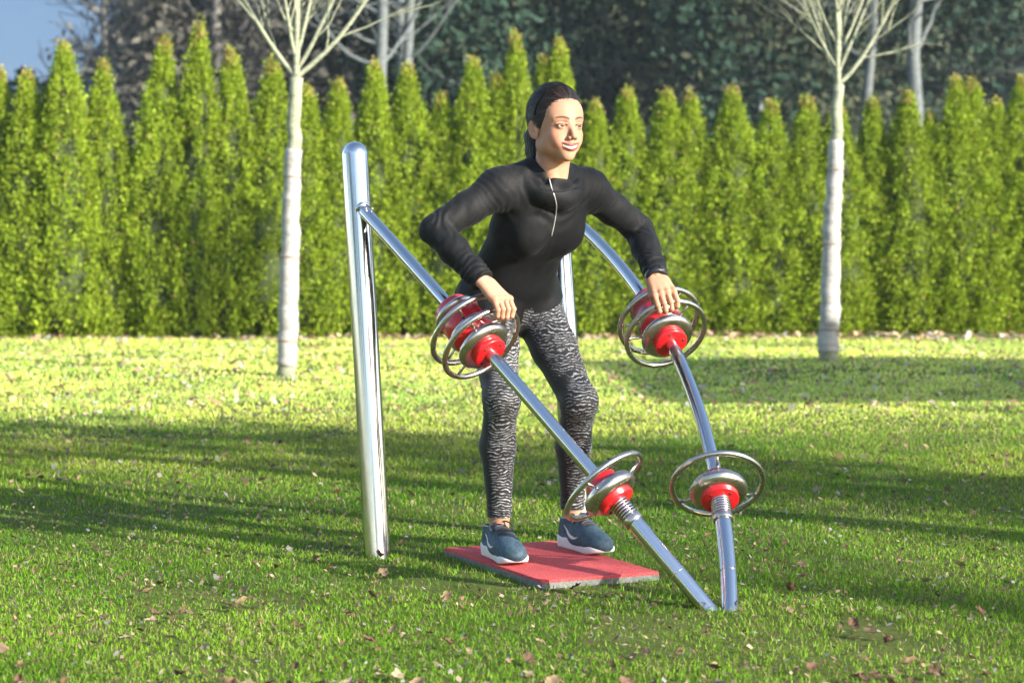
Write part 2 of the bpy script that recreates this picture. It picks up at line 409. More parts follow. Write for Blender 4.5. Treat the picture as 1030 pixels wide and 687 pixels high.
# ---------------------------------------------------------------- hill and woods behind
def hillh(X, Y):
    k = sst(-.30, -.12, X/Y)
    return sst(34, 92, Y)*17*k+(fbm(X*.08, Y*.08, 4)-.5)*2.0*sst(34, 50, Y)*(.25+.75*k)-.3*(1-sst(32, 36, Y))
hx = np.linspace(-90, 90, 140); hy = np.linspace(31, 170, 90)
HX, HY = np.meshgrid(hx, hy); hv = np.stack([HX, HY, hillh(HX, HY)], -1).reshape(-1, 3)
a, b = len(hx), len(hy); ii, jj = np.meshgrid(np.arange(a-1), np.arange(b-1)); k0 = (jj*a+ii).ravel()
M['hill'] = simple('woodland_floor', (.016, .028, .018), .95, var=.5, scale=.5, bmp=.3, bdist=.3)
tag(mesh_obj('hill', hv, np.stack([k0, k0+1, k0+a+1, k0+a], 1), M['hill']), kind='structure')
def woods():
    r = np.random.default_rng(3); VV = []; CC = []
    def cloud(cx, cy, cz, rx, rz, n, c0, c1, sz):
        P = r.normal(0, 1, (n, 3)); P /= np.linalg.norm(P, axis=1)[:, None]; P *= r.random((n, 1))**.4
        P = P*np.array([rx, rx, rz])+np.array([cx, cy, cz])
        a = r.normal(0, 1, (n, 3)); a /= np.linalg.norm(a, axis=1)[:, None]
        b = np.cross(a, r.normal(0, 1, (n, 3))); b /= np.linalg.norm(b, axis=1)[:, None]
        s = sz*r.uniform(.5, 1.3, (n, 1))
        VV.append(np.stack([P-a*s, P+b*s*.5, P+a*s, P-b*s*.5], 1).reshape(-1, 3))
        g = r.random((n, 1)); CC.append(np.repeat((c0*(1-g)+c1*g), 4, 0))
    for i in range(440):
        Y = r.uniform(46, 100); X = r.uniform(-.24, .33)*Y
        if X/Y < -.185 or (X/Y < -.10 and r.random() < .4): continue
        z = float(hillh(V3(X), V3(Y))[0]); h = r.uniform(5, 9)
        dark = r.random() < .6
        c0, c1 = (V3(.012, .030, .022), V3(.034, .062, .040)) if dark else (V3(.028, .040, .026), V3(.070, .078, .045))  # shade lying on the slope is put into these low albedos
        if X/Y < -.08: c0, c1 = V3(.038, .040, .036), V3(.095, .090, .075); h *= .8
        for q in range(4):
            t = q/3.; cloud(X+r.normal(0, .5), Y, z+h*(.25+.65*t), (2.0-1.3*t)*r.uniform(.8, 1.3), h*.22, 330 if dark else 220, c0, c1, .15 if dark else .13)
    V = np.vstack(VV); F = np.arange(len(V)).reshape(-1, 4)
    o = mesh_obj('woodland', V, F, M['far'], col=np.vstack(CC), smooth=False)
    tag(o, 'dim blue-green wooded slope rising behind the hedge', 'woodland', kind='stuff')
woods()
M['grey_bark'] = wrapmat('grey_birch_bark', (.045, .055, .055), (.10, .115, .115), 5)
M['twig'] = wrapmat('brown_twig_bark', (.045, .045, .040), (.11, .105, .095), 5)
bt = [  # px at hedge top, Z, height, lean, radius, pale, label
    (384, 44, 12, -.01, .16, 1, 'pale slender birch behind the hedge, left of a close pair of birches'),
    (402, 45, 12, .06, .15, 1, 'pale forked birch behind the hedge leaning right'),
    (412, 46, 12, -.05, .16, 1, 'pale birch behind the hedge leaning slightly left above the post'),
    (352, 50, 12, .02, .12, 1, 'thin pale birch on the dark slope beside the left young tree'),
    (921, 44, 13, .0, .18, 1, 'straight bluish grey trunk behind the hedge right of the right young tree'),
    (775, 48, 12, -.22, .15, 1, 'leaning pale trunk on the dark slope left of the right young tree'),
    (868, 46, 11, .05, .13, 1, 'short pale trunk showing just right of the right young tree'),
    (100, 50, 7.5, .03, .16, 0, 'brown bare tree against the sky at the far left of the woods'),
    (150, 52, 9, -.03, .2, 0, 'spreading brown bare tree behind the fifth hedge tip'),
    (215, 48, 8.5, .02, .18, 0, 'hazy brown bare tree behind the tallest left hedge tip'),
    (262, 50, 9, -.04, .18, 0, 'brown bare tree behind the left young tree'),
    (310, 52, 9, .03, .18, 0, 'brown bare tree close right of the left young tree'),
    (185, 58, 10, .0, .2, 0, 'tall grey bare tree standing deeper in the left woods'),
    (690, 52, 10, .08, .14, 1, 'faint thin pale trunk on the slope above the middle right hedge')]
for px, Z, h, ln, rad, pale, lab in bt:
    R = np.random.default_rng(px); X = (px-515)/FPX*Z; z = float(hillh(V3(X), V3(float(Z)))[0])-.1
    z = max(z, -.3); e = empty('bare_tree', (X, Z, z)); hh = h+0
    t = MB(); P = [V3(X+ln*hh*q+R.normal(0, .04), Z+R.normal(0, .04), z+hh*q) for q in np.linspace(0, 1, 12)]
    rr = np.linspace(rad, rad*.25, 12); t.add(*tube(P, rr, 8)); t.build('trunk', M['grey_bark' if pale else 'twig'], e)
    c = MB()
    for i in range(3 if pale else 2, 12):
        for _ in range(2 if pale else 3):
            a = R.uniform(0, 2*PI); grow(c, P[i], V3(math.cos(a), math.sin(a), R.uniform(.2, .8)), h*R.uniform(.12, .24), rr[i]*(.4 if pale else .35), 2, R, .2, .6, 3 if pale else 5, 4, .14, .012)
    c.build('crown', M['grey_bark' if pale else 'twig'], e)
    tag(e, lab, 'bare tree', 'bare trees standing behind the hedge')
def bushy_tree(name, X, Y, z, h, rad, n, c0, c1, label, seed, sz=.2, squash=1.0, trunk_r=.15, group=None, vh=.36):
    r = np.random.default_rng(seed); e = empty(name, (X, Y, z)); VV = []; CC = []
    for i in range(n):
        p = r.normal(0, 1, 3); p = p/np.linalg.norm(p)*r.random()**.35
        c = V3(X+p[0]*rad, Y+p[1]*rad*squash, z+h*.62+p[2]*h*vh); m = 24
        P = c+r.normal(0, rad*.12, (m, 3)); a = r.normal(0, 1, (m, 3)); a /= np.linalg.norm(a, axis=1)[:, None]
        b = np.cross(a, r.normal(0, 1, (m, 3))); b /= np.linalg.norm(b, axis=1)[:, None]; s = sz*r.uniform(.5, 1.2, (m, 1))
        VV.append(np.stack([P-a*s, P+b*s*.6, P+a*s, P-b*s*.6], 1).reshape(-1, 3)); g = r.random((m, 1)); CC.append(np.repeat(c0*(1-g)+c1*g, 4, 0))
    V = np.vstack(VV); mesh_obj('crown', V, np.arange(len(V)).reshape(-1, 4), M['far'], parent=e, col=np.vstack(CC), smooth=False)
    t = MB(); t.add(*tube([(X, Y, z-.1), (X+.05, Y, z+h*.4), (X, Y, z+h*.85)], [trunk_r, trunk_r*.7, trunk_r*.2], 8)); t.build('trunk', M['bark_brown'], e)
    tag(e, label, 'tree', group); return e
Zc = 55.; xc = (24-515)/FPX*Zc
bushy_tree('evergreen_tree', xc, Zc, -.1, 5.6, 1.15, 60, V3(.015, .035, .02), V3(.04, .075, .035), 'dark round evergreen rising against the blue sky at far left', 1, .18)
bushy_tree('evergreen_tree', (8-515)/FPX*52, 52, -.1, 4.9, 1.3, 50, V3(.015, .035, .02), V3(.04, .075, .035), 'low dark evergreen below the sky patch at the left edge', 2, .18)

# ---------------------------------------------------------------- off-frame things added to shade the lawn
SUN_AZ = nrm(V3(.82, -.57, 0)); EL = math.radians(21)
SUND = nrm(V3(SUN_AZ[0]*math.cos(EL), SUN_AZ[1]*math.cos(EL), math.sin(EL)))
def shade_from(X, Y, h):      # where something at height h must stand for its shadow to fall on (X, Y)
    k = h/math.tan(EL); return X+SUN_AZ[0]*k, Y+SUN_AZ[1]*k
def shade_roof():  # invented roof, corners set so its shadow makes the far band
    h = 2.9; P = [shade_from(*q, h) for q in ((.55, 16.9), (.9, 12.9), (11, 12.75), (11, 16.9))]
    cx = np.mean([p[0] for p in P]); cy = np.mean([p[1] for p in P]); e = empty('blocker', (cx, cy, 0))
    mb = MB(); top = [(x, y, h) for x, y in P]; bot = [(x, y, h-.16) for x, y in P]
    mb.add(np.array(bot+top), [(0, 1, 2, 3), (7, 6, 5, 4), (0, 4, 5, 1), (1, 5, 6, 2), (2, 6, 7, 3), (3, 7, 4, 0)]).build('roof', simple('blocker_timber', (.22, .15, .09), .8), e, smooth=False)
    for x, y in P:
        x = cx+(x-cx)*.93; y = cy+(y-cy)*.9; m2 = MB(); m2.add(*tube([(x, y, 0), (x, y, h-.16)], .06, 10)); m2.build('post', M['bark_brown'], e)
    tag(e, 'unseen flat roof shelter standing right of the lawn', 'blocker')
shade_roof()
bt2 = [(-3.4, 10.6, 6.2, 1.5, .42, 8), (-1.5, 10.4, 6.0, 1.4, .42, 7), (.3, 9.2, 6.3, 1.3, .42, 6), (1.9, 7.9, 6.1, 1.4, .42, 7), (3.7, 7.6, 6.4, 1.6, .40, 8)]  # unseen trees, crowns flattened and placed to lay shade bands on the lawn
for i, (X, Y, h, rad, sq, n) in enumerate(bt2):
    x, y = shade_from(X, Y, h*.62)
    bushy_tree('unseen_tree', x, y, 0, h, rad, n*2, V3(.04, .07, .02), V3(.09, .13, .03), 'unseen leafy tree %s added to the right for its shade on the lawn' % words[i], 50+i, .11, sq, group='unseen trees added right of the lawn', vh=.04)
for i, (X, Y, h) in enumerate(((2.9, 4.6, 10),)):  # unseen bare tree, added for dappled shade on the near lawn
    x, y = shade_from(X, Y, h*.55); R = np.random.default_rng(90+i); e = empty('bare_tree', (x, y, 0)); c = MB(); t = MB()
    P = [V3(x, y, h*q) for q in np.linspace(-.01, .8, 10)]; rr = np.linspace(.16, .03, 10); t.add(*tube(P, rr, 8)); t.build('trunk', M['bark_brown'], e)
    for q in range(3, 10):
        for _ in range(3):
            a = R.uniform(0, 2*PI); grow(c, P[q], V3(math.cos(a), math.sin(a), .5), h*R.uniform(.15, .28), rr[q]*.5, 2, R, .2, .6, 4, 4, .13, .008)
    c.build('crown', M['bark_brown'], e); tag(e, 'unseen bare tree %s behind the camera, added to dapple the lawn' % words[i], 'bare tree', 'unseen bare trees added behind the camera')
# row of unseen trees added behind the camera for the steel to mirror
for i in range(9):
    bushy_tree('unseen_tree', -26+i*4.2+rng.uniform(-.9, .9), -20-rng.uniform(0, 4), 0, rng.uniform(9, 13) if i < 6 else rng.uniform(4, 5.5), 1.5, 50, V3(.02, .04, .015), V3(.06, .09, .03),
               'unseen dark tree %s in the row added behind the camera' % words[i], 70+i, .3, group='unseen row of trees behind the camera')

for i in range(7):  # unseen row added at left to darken the post reflections
    bushy_tree('unseen_tree', -17-rng.uniform(0, 3), -14+i*4.3, 0, rng.uniform(7, 11), 1.5, 45, V3(.02, .04, .015), V3(.06, .09, .03),
               'unseen dark tree %s in the row added left of the lawn' % words[i], 170+i, .3, group='unseen row of trees left of the lawn')
# ---------------------------------------------------------------- exercise machine
AX = V3(-.515, .857, 0); DROP = .0105
def station(name, base, end, out, cu, co, yU, yL, label, spin):
    base = V3(*base); end = V3(*end); root = empty(name, base)
    leanv = nrm(V3(AX[0]*.126, AX[1]*.126, 1)); Hp = 1.365; r0 = .0435
    # post with domed head
    prof = [(-.05, r0), (.0, r0), (.3, r0), (.7, r0), (1.0, r0), (Hp-r0, r0)]+[(Hp-r0+r0*math.sin(a), r0*math.cos(a)) for a in np.linspace(.12, PI/2, 10)]
    mb = MB(); mb.add(*lathe(base, leanv, prof, 64)); mb.build('post', M['steel_post'], root)
    A = base+leanv*1.156; n = 140; t = np.linspace(0, 1, n)[:, None]
    bow = V3(out[0]*co, out[1]*co, cu)
    Cv = lambda t: A+(end-A)*t+4*t*(1-t)*bow
    ts = np.linspace(0, 1.03, n); P = np.array([Cv(q) for q in ts])
    def solve(y):
        g = np.linspace(0, 1, 2001); Y = np.array([proj(Cv(q))[1] for q in g]); q = g[np.argmin(abs(Y-y))]
        return q, Cv(q), nrm(Cv(q+.01)-Cv(q-.01))
    tU, CU, TU = solve(yU); tL, CL, TL = solve(yL)
    L = np.linalg.norm(end-A)
    # bar, thinner above the spring
    b = MB(); r = np.where(ts < tL, .0205, .0205); b.add(*tube(P, r, 28)); bar = b.build('guide_bar', M['steel'], root)
    # weld flange
    f = MB(); f.add(*lathe(Cv(.022), nrm(Cv(.05)-A), [(-.012, .0205), (-.012, .0265), (.010, .0265), (.010, .0205)], 32)); f.build('flange', M['steel'], root)
    bt_ = MB()
    for k in range(2):
        X, Y, T = frame(Cv(.05)-A); c = Cv(.045)+Y*.021+X*(.012*(2*k-1)); bt_.add(*lathe(c, Y, [(-.003, .005), (.004, .005), (.006, .002), (.006, 0)], 10))
    bt_.build('bolt', M['steel_dark'], root)
    # lower sleeve (thicker tube into the ground)
    at = lambda s: Cv(min(1.05, tL+s/L)); s0 = .093
    ls = np.linspace(s0, (1.035-tL)*L, 50); pl = np.array([Cv(tL+s/L) for s in ls]); rl = np.full(50, .0245)
    sl = MB(); sl.add(*tube(pl, rl, 32)); slv = sl.build('ground_sleeve', M['steel'], root)
    mid = int(50*.5); g = MB(); g.add(*ring(pl[mid], pl[mid+1]-pl[mid], .0246, .0012, 32, 6)); g.build('seam', M['steel_dark'], root).parent = slv
    # spring and collar
    sp = []; turns = 6.5
    for q in np.linspace(0, 1, 150):
        s = .036+q*.055; c = Cv(tL+s/L); X, Y, T = frame(TL); a = q*turns*2*PI; sp.append(c+.0265*(math.cos(a)*X+math.sin(a)*Y))
    m = MB(); m.add(*tube(sp, .0036, 8)); m.build('spring', M['steel'], root)
    m = MB(); m.add(*lathe(Cv(tL+.097/L), TL, [(-.011, .022), (-.011, .0285), (-.008, .030), (.008, .030), (.011, .0285), (.011, .022)], 36)); m.build('collar', M['steel_dark'], root)
    disc = lambda s, R_, h: [(s-h, .02), (s-h, R_*.80), (s-h*.8, R_*.92), (s-h*.3, R_*.99), (s, R_), (s+h*.3, R_*.99), (s+h*.75, R_*.90), (s+h, R_*.74), (s+h*1.0, .02)]
    def weight(nm, C, T, discs, drum, capr, rings, spin, neg):
        X, Y, T = frame(T)
        m = MB(); m.add(*lathe(C, T, drum, 56)); w = m.build(nm, M['red'], root)
        for s, R_, h in discs:
            m = MB(); m.add(*lathe(C, T, disc(s, R_, h), 64)); m.build('disc', M['steel_dark'], root).parent = w
        hs = MB(); cap_s = drum[-2][0]
        for k in range(4):
            a = k*PI/2+PI/4+spin; hs.add(*lathe(C+T*(cap_s-.004)+capr*.74*(math.cos(a)*X+math.sin(a)*Y), T, [(0, .0045), (.0052, .0045), (.0052, .0005)], 12))
        hs.build('bolt_hole', M['hole'], root).parent = w
        for s, R_ in rings:
            m = MB(); m.add(*ring(C+T*s, T, R_, .0088, 96, 16)); ro = m.build('handle_ring', M['steel_dark'], root); ro.parent = w
            for k in range(3):
                a = spin+k*2*PI/3; dd = math.cos(a)*X+math.sin(a)*Y; si = s+(.018 if neg else 0)
                mm = MB(); mm.add(*tube([C+T*si+dd*.06, C+T*s+dd*(R_-.002)], .0042, 10)); mm.build('spoke', M['steel_dark'], root).parent = w
        return w
    wu = weight('weight', CU, TU, [(0, .086, .018), (-.066, .076, .013), (-.148, .076, .013)],
           [(-.185, .03), (-.185, .055), (-.18, .058), (-.16, .058), (-.16, .068), (-.02, .068), (-.02, .05), (.012, .05), (.013, .054), (.038, .054), (.041, .051), (.041, .021)],
           .054, [(-.012, .132), (-.078, .132)], spin, False)
    wl = weight('end_weight', CL, TL, [(0, .086, .022)],
           [(-.05, .021), (-.05, .048), (-.047, .051), (-.02, .051), (-.012, .06), (.012, .06), (.014, .056), (.036, .056), (.039, .053), (.039, .022)],
           .056, [(-.028, .135)], spin+.5, True)
    tag(root, label, 'exercise machine', 'outdoor exercise machine frames')
    return CU, TU, CL, TL
UL = station('exercise_station', (-.436, 6.62, 0), (.548, 5.71, 0), (-.69, -.72), .092, .095, 348, 496, 'leaning steel post with sloping bar of red weights under her right hand', .3)
UR = station('exercise_station', (.229, 7.0, 0), (.610, 5.71, 0), (.966, .26), .08, .15, 338, 494, 'steel frame with arched bar of red weights on the right, its post behind her', 1.2)

# ---------------------------------------------------------------- rubber mat
def rubber():
    m, nt, bs = nodes('red_rubber_granules')
    n = nz(nt, 260, 3, .7); n2 = nz(nt, 5, 4)
    r = ramp(nt, n.outputs['Fac'], [(.30, (.34, .015, .02)), (.5, (.52, .04, .045)), (.68, (.66, .17, .15))])
    r2 = ramp(nt, n2.outputs['Fac'], [(.3, (.82, .82, .82)), (.7, (1, 1, 1))])
    mx = nt.nodes.new('ShaderNodeMixRGB'); mx.blend_type = 'MULTIPLY'; mx.inputs[0].default_value = 1
    nt.links.new(r.outputs[0], mx.inputs[1]); nt.links.new(r2.outputs[0], mx.inputs[2]); nt.links.new(mx.outputs[0], bs.inputs['Base Color'])
    bs.inputs['Roughness'].default_value = .9; bump(nt, bs, n.outputs['Fac'], .6, .003); return m
def matbuild():
    gZ = lambda px, py: W(px, py, FPX*(HCAM-.025)/(py-235))
    A = gZ(447, 551); B = gZ(545, 584); C = gZ(663, 575); A[2] = B[2] = C[2] = 0; D = A+(C-B); c = (A+C)/2
    cor = [A, B, C, D]; e = empty('rubber_mat', c)
    def slab(z0, z1, grow_, bev):
        V = []; 
        for z, s in ((z0, 0), (z1-bev, 0), (z1, -bev)):
            for p in cor:
                d = nrm(p-c); V.append(p+d*(grow_+s*1.4)+V3(0, 0, z))
        F = [(3, 2, 1, 0)]+[(k*4+i, k*4+(i+1) % 4, (k+1)*4+(i+1) % 4, (k+1)*4+i) for k in range(2) for i in range(4)]+[(8, 9, 10, 11)]
        return np.array(V), F
    V, F = slab(-.01, .0165, 0, .001); m = MB(); m.add(V, F); m.build('base', simple('grey_rubber', (.13, .14, .13), .9, var=.3, scale=60, bmp=.3), e, smooth=False)
    V, F = slab(.017, .026, -.001, .002); m = MB(); m.add(V, F); m.build('top_layer', rubber(), e, smooth=False)
    tag(e, 'square red rubber mat with grey edge under both trainers on the grass', 'mat')
matbuild()
# ---------------------------------------------------------------- signed-distance modelling
def cap(a, b, ra, rb):
    a = np.array(a, float); b = np.array(b, float); ba = b-a; L = max(ba@ba, 1e-12)
    def f(p):
        pa = p-a; h = np.clip(pa@ba/L, 0, 1); return np.linalg.norm(pa-h[:, None]*ba, axis=1)-(ra+(rb-ra)*h)
    return f, (a+b)/2, math.sqrt(L)/2+max(ra, rb)
def ell(c, r, A=None):
    c = np.array(c, float); r = np.array(r, float); A = np.eye(3) if A is None else A
    def f(p):
        q = (p-c)@A.T; k0 = np.linalg.norm(q/r, axis=1); k1 = np.linalg.norm(q/r**2, axis=1)
        return k0*(k0-1)/np.maximum(k1, 1e-9)
    return f, c, r.max()
def tor(c, n, R, r, sq=1.0):
    c = np.array(c, float); n = nrm(n)
    def f(p):
        q = p-c; z = q@n; rad = np.sqrt(np.maximum((q*q).sum(1)-z*z, 0)); return np.sqrt((rad-R)**2+(z*sq)**2)-r
    return f, c, R+r
class Field:
    def __init__(s): s.it = []; s.post = []
    def add(s, prim, k=.01, op='u'): s.it.append((*prim, k, op)); return s
    def __call__(s, p, cull=False):
        d = np.full(len(p), .5)
        lo = p.min(0); hi = p.max(0)
        for f, c, br, k, op in s.it:
            if cull:
                g = np.maximum(np.maximum(lo-c, c-hi), 0)
                if np.linalg.norm(g) > br+k+.03: continue
            e = f(p)
            if op == 'u':
                h = np.clip(.5+.5*(d-e)/k, 0, 1); d = d*(1-h)+e*h-k*h*(1-h)
            else:
                h = np.clip(.5-.5*(d+e)/k, 0, 1); d = d*(1-h)-e*h+k*h*(1-h)
        for f in s.post: d = f(p, d)
        return d
def polygonise(fld, lo, hi, h):
    lo = np.array(lo, float); hi = np.array(hi, float); B = 8; bs = B*h
    nb = np.ceil((hi-lo)/bs).astype(int)+1
    I = np.stack(np.meshgrid(*[np.arange(n) for n in nb], indexing='ij'), -1).reshape(-1, 3)
    cen = lo+(I+.5)*bs; d = np.concatenate([fld(c) for c in np.array_split(cen, max(1, len(cen)//200000))])
    I = I[np.abs(d) < bs*1.25+.004]
    sb = (I//4); key = (sb[:, 0]*4096+sb[:, 1])*4096+sb[:, 2]; I = I[np.argsort(key, kind='stable')]
    NX = (nb*B+4).astype(np.int64); gid = lambda c: ((c[..., 0]+1)*NX[1]+(c[..., 1]+1))*NX[2]+(c[..., 2]+1)
    lat = np.stack(np.meshgrid(*[np.arange(B+1)]*3, indexing='ij'), -1)
    cid = []; cv = []; Q = []
    offs = np.array([[i, j, k] for i in (0, 1) for j in (0, 1) for k in (0, 1)])
    edges = [(0, 1), (2, 3), (4, 5), (6, 7), (0, 2), (1, 3), (4, 6), (5, 7), (0, 4), (1, 5), (2, 6), (3, 7)]
    for ch in np.array_split(I, max(1, len(I)//24)):
        if len(ch) == 0: continue
        G = ch[:, None, None, None, :]*B+lat[None]; P = lo+G*h
        D = fld(P.reshape(-1, 3), True).reshape(len(ch), B+1, B+1, B+1)
        S = D < 0
        c8 = np.stack([D[:, o[0]:o[0]+B, o[1]:o[1]+B, o[2]:o[2]+B] for o in offs], -1); s8 = c8 < 0
        act = s8.any(-1) & ~s8.all(-1); ix = np.argwhere(act)
        if len(ix):
            dv = c8[act]; acc = np.zeros((len(dv), 3)); cnt = np.zeros(len(dv))
            for a, b in edges:
                m = (dv[:, a] < 0) != (dv[:, b] < 0); t = np.where(m, dv[:, a]/np.where(m, dv[:, a]-dv[:, b], 1), 0)
                acc += m[:, None]*(offs[a]+t[:, None]*(offs[b]-offs[a])); cnt += m
            cell = ch[ix[:, 0]]*B+ix[:, 1:]; cid.append(gid(cell)); cv.append(lo+(cell+acc/cnt[:, None])*h)
        for ax in range(3):
            sl = [slice(0, B)]*3; s2 = list(sl); s2[ax] = slice(1, B+1)
            a = S[(slice(None), *sl)]; b = S[(slice(None), *s2)]
            e = np.argwhere(a != b)
            if not len(e): continue
            g = ch[e[:, 0]]*B+e[:, 1:]; u = np.zeros(3, int); v = np.zeros(3, int); u[(ax+1) % 3] = 1; v[(ax+2) % 3] = 1
            q = np.stack([gid(g-u-v), gid(g-v), gid(g), gid(g-u)], 1)
            fl = a[tuple(e.T)]; q[~fl] = q[~fl][:, ::-1]; Q.append(q)
    cid = np.concatenate(cid); cv = np.vstack(cv); Q = np.vstack(Q); o = np.argsort(cid); cid = cid[o]; cv = cv[o]
    k = np.searchsorted(cid, Q); k = np.clip(k, 0, len(cid)-1); ok = (cid[k] == Q).all(1)
    return cv, k[ok]
def n3(p, s=0):
    ip = np.floor(p).astype(np.int64); f = p-ip; f = f*f*(3-2*f); r = 0
    for i in (0, 1):
        for j in (0, 1):
            for k in (0, 1):
                h = hash2(ip[:, 0]+i+131*(ip[:, 2]+k), ip[:, 1]+j, s); r = r+h*(f[:, 0] if i else 1-f[:, 0])*(f[:, 1] if j else 1-f[:, 1])*(f[:, 2] if k else 1-f[:, 2])
    return r-.5

# ---------------------------------------------------------------- skeleton (metres)
F3 = V3(.515, -.857, 0); L3 = V3(.857, .515, 0); U3 = V3(0, 0, 1)
def depth_for(px, py, q, length, far=True):
    best = None
    for Z in np.linspace(q[1]-.4, q[1]+.5, 1801):
        e = abs(np.linalg.norm(W(px, py, Z)-q)-length)
        if (Z > q[1]) != far: continue
        if best is None or e < best[0]: best = (e, Z)
    return W(px, py, best[1]), best[0]
J = {}
J['pel'] = V3(0, 6.68, .85); J['chest'] = V3(.079, 6.51, 1.07); J['neck'] = V3(.118, 6.425, 1.225)
J['shR'] = V3(-.048, 6.372, 1.185); J['shL'] = V3(.250, 6.552, 1.185)
J['hipR'] = V3(-.073, 6.64, .845); J['hipL'] = V3(.060, 6.715, .845)
J['knR'] = V3(-.033, 6.385, .535); J['knL'] = V3(.213, 6.495, .515)
J['anR'] = V3(-.040, 6.485, .125); J['anL'] = V3(.198, 6.665, .125)
HEAD = V3(.140, 6.37, 1.383); hf = nrm(V3(.50, -.866, 0)); hl = nrm(V3(.866, .50, 0)); HA = np.array([hl, hf, U3])
def hw(x, y, z): return HEAD+hl*x+hf*y+U3*z
hands = {}
for side, (CU, TU), gpx, wpx, epx in (('R', UL[:2], (502, 304), (486, 283), (437, 231)), ('L', UR[:2], (669, 303), (660, 277), (643, 231))):
    C = CU+TU*(-.012); X, Y, T = frame(TU); best = None
    for a in np.linspace(0, 2*PI, 1441):
        d = math.cos(a)*X+math.sin(a)*Y; p = C+.132*d; q = proj(p); e = math.hypot(q[0]-gpx[0], q[1]-gpx[1])
        if d[2] > 0 and (best is None or e < best[0]): best = (e, p, d)
    G = best[1]; g = nrm(np.cross(T, best[2]));  g = g if g[0] > 0 else -g
    c = V3(0, -1, 0)-g*(V3(0, -1, 0)@g); c = nrm(c); u = nrm(np.cross(g, c)); u = u if u[2] > 0 else -u
    mcp = G+.030*u+.013*c; wr, e1 = depth_for(*wpx, mcp, .082); el, e2 = depth_for(*epx, wr, .25)
    hands[side] = dict(G=G, g=g, c=c, u=u, mcp=mcp, wr=wr); J['wr'+side] = wr; J['el'+side] = el
    print('hand', side, 'grip err', best[0], 'wrist', e1, 'elbow', e2, 'upper arm', np.linalg.norm(el-J['sh'+side]), proj(G), wr, el)

def limbs(fd, t=0., arms=True, legs=True, torso=True, k=.03):
    if torso:
        sp = nrm(J['neck']-J['pel']); la = L3; fa = nrm(np.cross(la, sp)*-1); fa = fa if fa@F3 > 0 else -fa
        A = np.array([la, fa, sp])
        ch = J['chest']
        fd.add(ell(ch-fa*.01+sp*.01, (.146+t, .098+t, .165+t), A), .02)
        fd.add(ell(ch+sp*.085-fa*.005, (.130+t, .072+t, .075+t), A), .04)
        fd.add(cap(J['shR']*.86+J['neck']*.14, J['shL']*.86+J['neck']*.14, .052+t, .052+t), .04)
        fd.add(ell((J['chest']*.45+J['pel']*.55)+V3(-.016-.6*t, 0, 0), (.125+t*1.9, .092+t, .14+t), A), .05)
        fd.add(ell(J['pel']+U3*.0, (.150+t, .105+t, .105+t), np.array([L3, F3, U3])), .06)
        for s in (-1, 1):
            fd.add(ell(ch+la*s*.062+fa*.056+sp*.015, (.052+t, .044+t, .056+t), A), .05)
            fd.add(ell(J['pel']+L3*s*.072-F3*.075-U3*.02, (.082+t, .085+t, .09+t), np.array([L3, F3, U3])), .04)
        fd.add(cap(J['neck']-sp*.03, J['neck']+U3*.02, .07+t, .05+t), .03)
        for s in 'RL': fd.add(cap(J['neck']+U3*.02-F3*.02, J['sh'+s]+U3*.01, .040+t, .040+t), .04)
    if arms:
        for s in 'RL':
            sh, el, wr = J['sh'+s], J['el'+s], J['wr'+s]
            fd.add(cap(sh, sh*.55+el*.45, .050+t, .043+t), .035); fd.add(cap(sh*.55+el*.45, el, .043+t, .036+t), .015)
            fd.add(cap(el, el*.6+wr*.4, .037+t, .037+t*1.), .012); fd.add(cap(el*.6+wr*.4, wr, .037+t, .0235+t*1.), .015)
    if legs:
        for s in 'RL':
            hp, kn, an = J['hip'+s], J['kn'+s], J['an'+s]; sg = -1 if s == 'R' else 1
            fd.add(cap(hp, hp*.5+kn*.5, .086+t, .070+t), .04); fd.add(cap(hp*.5+kn*.5, kn, .070+t, .052+t), .02)
            fd.add(ell(kn+F3*.012, (.044+t, .046+t, .052+t)), .03)
            mid = kn*.62+an*.38-F3*.018
            fd.add(cap(kn, mid, .048+t, .052+t), .025); fd.add(cap(mid, an+U3*.04, .052+t, .033+t), .02)
            fd.add(cap(an+U3*.06, an-U3*.03, .032+t, .031+t), .015)
    return fd
